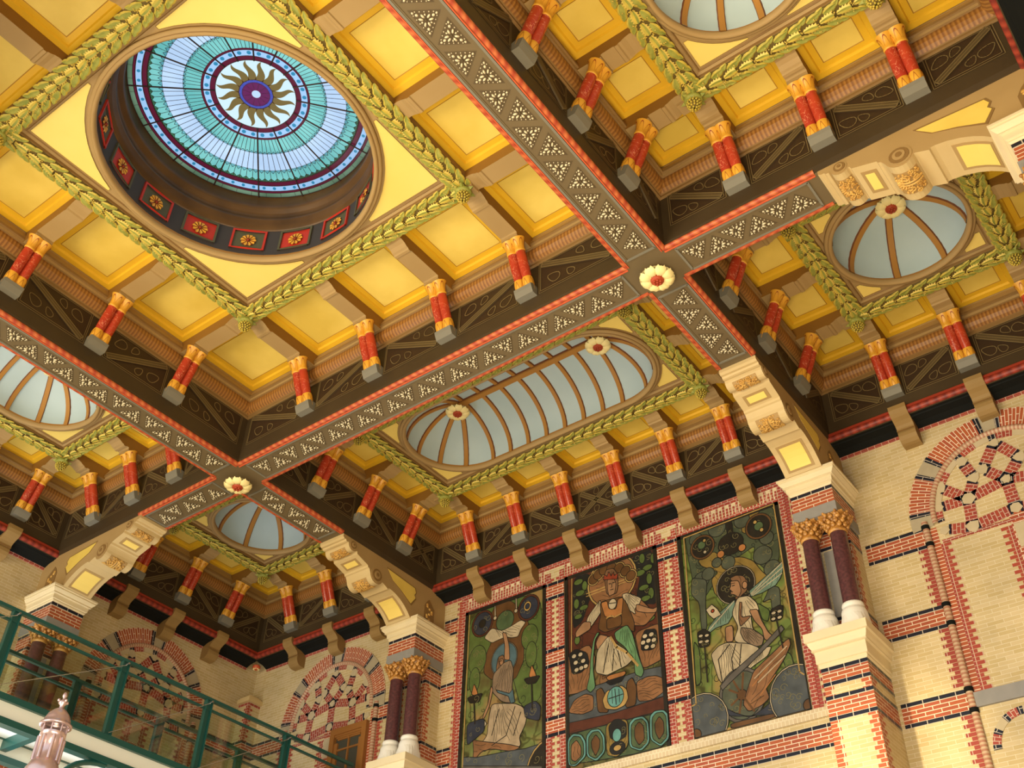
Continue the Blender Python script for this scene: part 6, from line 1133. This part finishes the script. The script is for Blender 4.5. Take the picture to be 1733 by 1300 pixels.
m.build('inner_blue_border', t); ringm('red_ring', F(.42), F(.437), 'glass_red')
NS = 16; NP = 6; NA = NS*NP
def panes(name, r0, r1, mt, pin0=0, pin1=0):
    m = MB()
    for k in range(NA):
        a0, a1 = 2*pi*k/NA, 2*pi*(k+1)/NA; am = (a0+a1)/2
        m.face([gp(r0, a0), gp(r0-pin0, am), gp(r0, a1), gp((r0+r1)/2, a1), gp(r1, a1), gp(r1+pin1, am), gp(r1, a0), gp((r0+r1)/2, a0)], mt)
    return m.build(name, t)
panes('inner_teal_panes', F(.437), F(.575), 'glass_teal', 0, -.0)
# white panes with pointed ends
m = MB()
for k in range(NA):
    a0, a1 = 2*pi*k/NA, 2*pi*(k+1)/NA; am = (a0+a1)/2
    m.face([gp(F(.575), a0), gp(F(.575), a1), gp(F(.735), a1), gp(F(.735), a0)], 'glass_white')
    m.face([gp(F(.575), a0, .0005), gp(F(.555), am, .0005), gp(F(.575), a1, .0005)], 'glass_white'); m.face([gp(F(.735), a0, .0005), gp(F(.765), am, .0005), gp(F(.735), a1, .0005)], 'glass_white')
m.build('white_panes', t)
panes('outer_teal_panes', F(.735), F(.845), 'glass_teal')
m = MB()
for k in range(NA):
    a0, a1 = 2*pi*(k)/NA, 2*pi*(k+1)/NA; am = (a0+a1)/2
    m.face([gp(F(.845), a0, .0005), gp(F(.845), a1, .0005), gp(F(.815), a1, .0005), gp(F(.838), am, .0005), gp(F(.815), a0, .0005)], 'glass_green')
m.build('green_tips', t)
ringm('outer_brown_ring', F(.845), F(.885), 'glass_red')
m = MB(); ringm('', F(.885), F(.935), 'glass_blue', mb=m)
for k in range(64):
    a = 2*pi*(k+.5)/64; m.face([gp(F(.910)+.0065*cos(q), a+.0065*sin(q)/F(.910), .0006) for q in [2*pi*j/8 for j in range(8)]], 'glass_cyan')
m.build('outer_blue_border', t); ringm('outer_red_ring', F(.935), F(.955), 'glass_red'); ringm('green_edge', F(.955), F(1.0), 'glass_green')
m = MB(); ringm('', F(.112), F(.138), 'glass_indigo', mb=m)
for k in range(18): m.face([gp(F(.125)+.0028*cos(q), 2*pi*k/18+.0028*sin(q)/F(.125), .0006) for q in [2*pi*j/6 for j in range(6)]], 'glass_white')
ringm('', F(.035), F(.112), 'glass_purple', mb=m); m.face([gp(F(.035), 2*pi*k/12) for k in range(12)], 'glass_white')
for k in range(12): ribbon(m, lambda x, y, d: (x, y, gz(hypot(x, y))-d), [(F(.04)*cos(k*pi/6), F(.04)*sin(k*pi/6)), (F(.112)*cos(k*pi/6), F(.112)*sin(k*pi/6))], .0012, .001, 'leading')
m.build('sun_disc', t)
m = MB()
for k in range(16):
    base = 2*pi*(k+.5)/16; L = []; R_ = []
    for j in range(13):
        q = j/12; r = F(.138)+(F(.322)-F(.138))*q; w = .0150*(1-q**1.6)**.8; off = .011*sin(q*pi*1.9)*(.3+q*.7)
        L.append(gp(r, base+(off+w)/r, .0008)); R_.append(gp(r, base+(off-w)/r, .0008))
    m.grid([L, R_], 'glass_brown', smooth=False)
m.build('sun_rays', t)
m = MB(); fr_ = lambda x, y, d: (x, y, gz(hypot(x, y))-d)
for k in range(NA):
    a = 2*pi*k/NA; big = k % NP == 0
    if big:
        m.tube(gp(F(.325), a, .004), gp(F(1.0), a, .004), .0030, 'leading', 6)
    else: ribbon(m, fr_, [(F(r)*cos(a), F(r)*sin(a)) for r in (.437, .575, .735, .845)], .0020, .0012, 'leading')
    a1 = 2*pi*(k+1)/NA; am = (a+a1)/2
    for ra, rb in ((.575, .555), (.735, .765), (.815, .838)):
        ribbon(m, fr_, [(F(ra)*cos(a), F(ra)*sin(a)), (F(rb)*cos(am), F(rb)*sin(am)), (F(ra)*cos(a1), F(ra)*sin(a1))], .0018, .0012, 'leading')
    if k % 2: ribbon(m, fr_, [(F(r)*cos(a), F(r)*sin(a)) for r in (.955, 1.0)], .0014, .0012, 'leading')
for r, wd in ((.112, .0015), (.138, .0015), (.325, .003), (.365, .002), (.42, .0025), (.437, .0015), (.575, .0012), (.735, .0012), (.845, .004), (.885, .003), (.935, .003), (.955, .002), (.998, .005)):
    ribbon(m, fr_, [(F(r)*cos(2*pi*j/96), F(r)*sin(2*pi*j/96)) for j in range(96)], wd, .0014, 'leading', True)
m.build('lead_lines', t)

# ------------------------------------------------------------- green steel footbridge with glass sides
t = thing('steel_footbridge', 'green steel footbridge with glass sides crossing the lower left corner', 'footbridge', (-1.35, 0, -1.0))
zt, zbm = .262, -.030      # handrail and lower beam, from the bridge origin
Y0, Y1 = -1.6, 2.16
posts = [-.02, .45, .92, 1.33, 1.76]
for sx, x in enumerate((0, -.30)):
    m = MB(); m.box(x-.008, x+.008, Y0, Y1, zt-.006, zt+.006, 'steel_green'); m.build('handrail', t)
    m = MB(); m.box(x-.006, x+.006, Y0, Y1, zt-.045, zt-.037, 'steel_green'); m.build('middle_rail', t)
    for (a, b_) in ((-.052, -.030), (-.128, -.106)):
        m = MB(); m.box(x-.018, x+.018, Y0, Y1, a, b_, 'steel_green'); m.build('edge_beam', t)
    m = MB(); m.box(x-.004, x+.004, Y0, Y1, -.106, -.052, 'deck_pale_glare'); m.build('beam_web', t)
    for y in posts:
        m = MB(); m.box(x-.010, x+.010, y-.016, y-.012, -.03, zt-.006, 'steel_green'); m.box(x-.010, x+.010, y+.012, y+.016, -.03, zt-.006, 'steel_green'); m.box(x-.003, x+.003, y-.014, y+.014, -.03, zt-.006, 'steel_green'); m.build('post', t)
    for i in range(len(posts)-1):
        m = MB(); m.box(x-.0015, x+.0015, posts[i]+.02, posts[i+1]-.02, -.02, zt-.05, 'clear_glass'); m.build('glass_pane', t)
        if sx == 0:
            m = MB(); m.tube((x+.012, posts[i], -.02), (x+.012, posts[i+1], zt-.02), .0016, 'steel_bright', 6); m.build('tie_rod', t)
            m = MB(); m.tube((x-.02, posts[i+1], zt-.016), (x+.026, posts[i+1], zt-.016), .004, 'steel_bright', 8); m.build('rail_pin', t)
m = MB(); m.box(-.30, 0, Y0, Y1, -.050, -.040, 'deck_pale_glare')
for k in range(9): m.box(-.30, 0, Y0+.2+k*.42, Y0+.225+k*.42, -.090, -.050, 'steel_green')
m.build('deck', t)
for y in (.95, 1.76):
    m = MB(); pts = [(.02, y, -.05), (.10, y, -.09), (.14, y, -.10)]
    for k in range(8):
        a, b_ = pi/2*k/8, pi/2*(k+1)/8
        m.tube((.0+.0, y-.16*cos(a)+.0, -.13-.10*(1-sin(a))), (0, y-.16*cos(b_), -.13-.10*(1-sin(b_))), .010, 'steel_green', 8)
    m.build('bracket_arm', t)

# ------------------------------------------------------------- copper lantern
t = thing('copper_lantern', 'copper lantern with domed cap and finial at the lower left edge', 'lantern', (.051, -.051, -1.594))
m = MB(); m.lathe((0, 0, 0), [(.0005, .0), (.004, -.003), (.005, -.010), (.0025, -.014), (.004, -.018), (.0085, -.021), (.009, -.026), (.004, -.031), (.005, -.036)], 16, 'copper')
for k in range(4): m.blob((.010*cos(k*pi/2), .010*sin(k*pi/2), -.021), .004, .003, .004, 'copper', k*pi/2)
m.build('finial', t)
m = MB(); m.lathe((0, 0, 0), [(.005, -.036), (.013, -.041), (.022, -.051), (.027, -.063), (.028, -.070), (.033, -.072), (.033, -.077), (.027, -.078), (.024, -.073)], 28, 'copper'); m.build('domed_cap', t)
m = MB()
for k in range(8):
    a = 2*pi*k/8; m.tube((.025*cos(a), .025*sin(a), -.077), (.025*cos(a), .025*sin(a), -.092), .0018, 'copper', 6)
m.lathe((0, 0, 0), [(.026, -.091), (.0265, -.100), (.024, -.101), (.024, -.150), (.027, -.152), (.030, -.160), (.036, -.172), (.030, -.20), (.016, -.22), (.012, -.30), (.012, -1.32), (.03, -1.34), (.05, -1.37)], 28, 'copper')
m.build('body', t)
m = MB()
for k in range(8):
    a = 2*pi*(k+.5)/8; m.tube((.0255*cos(a), .0255*sin(a), -.102), (.0255*cos(a), .0255*sin(a), -.150), .0035, 'copper', 6)
m.build('ribs', t)
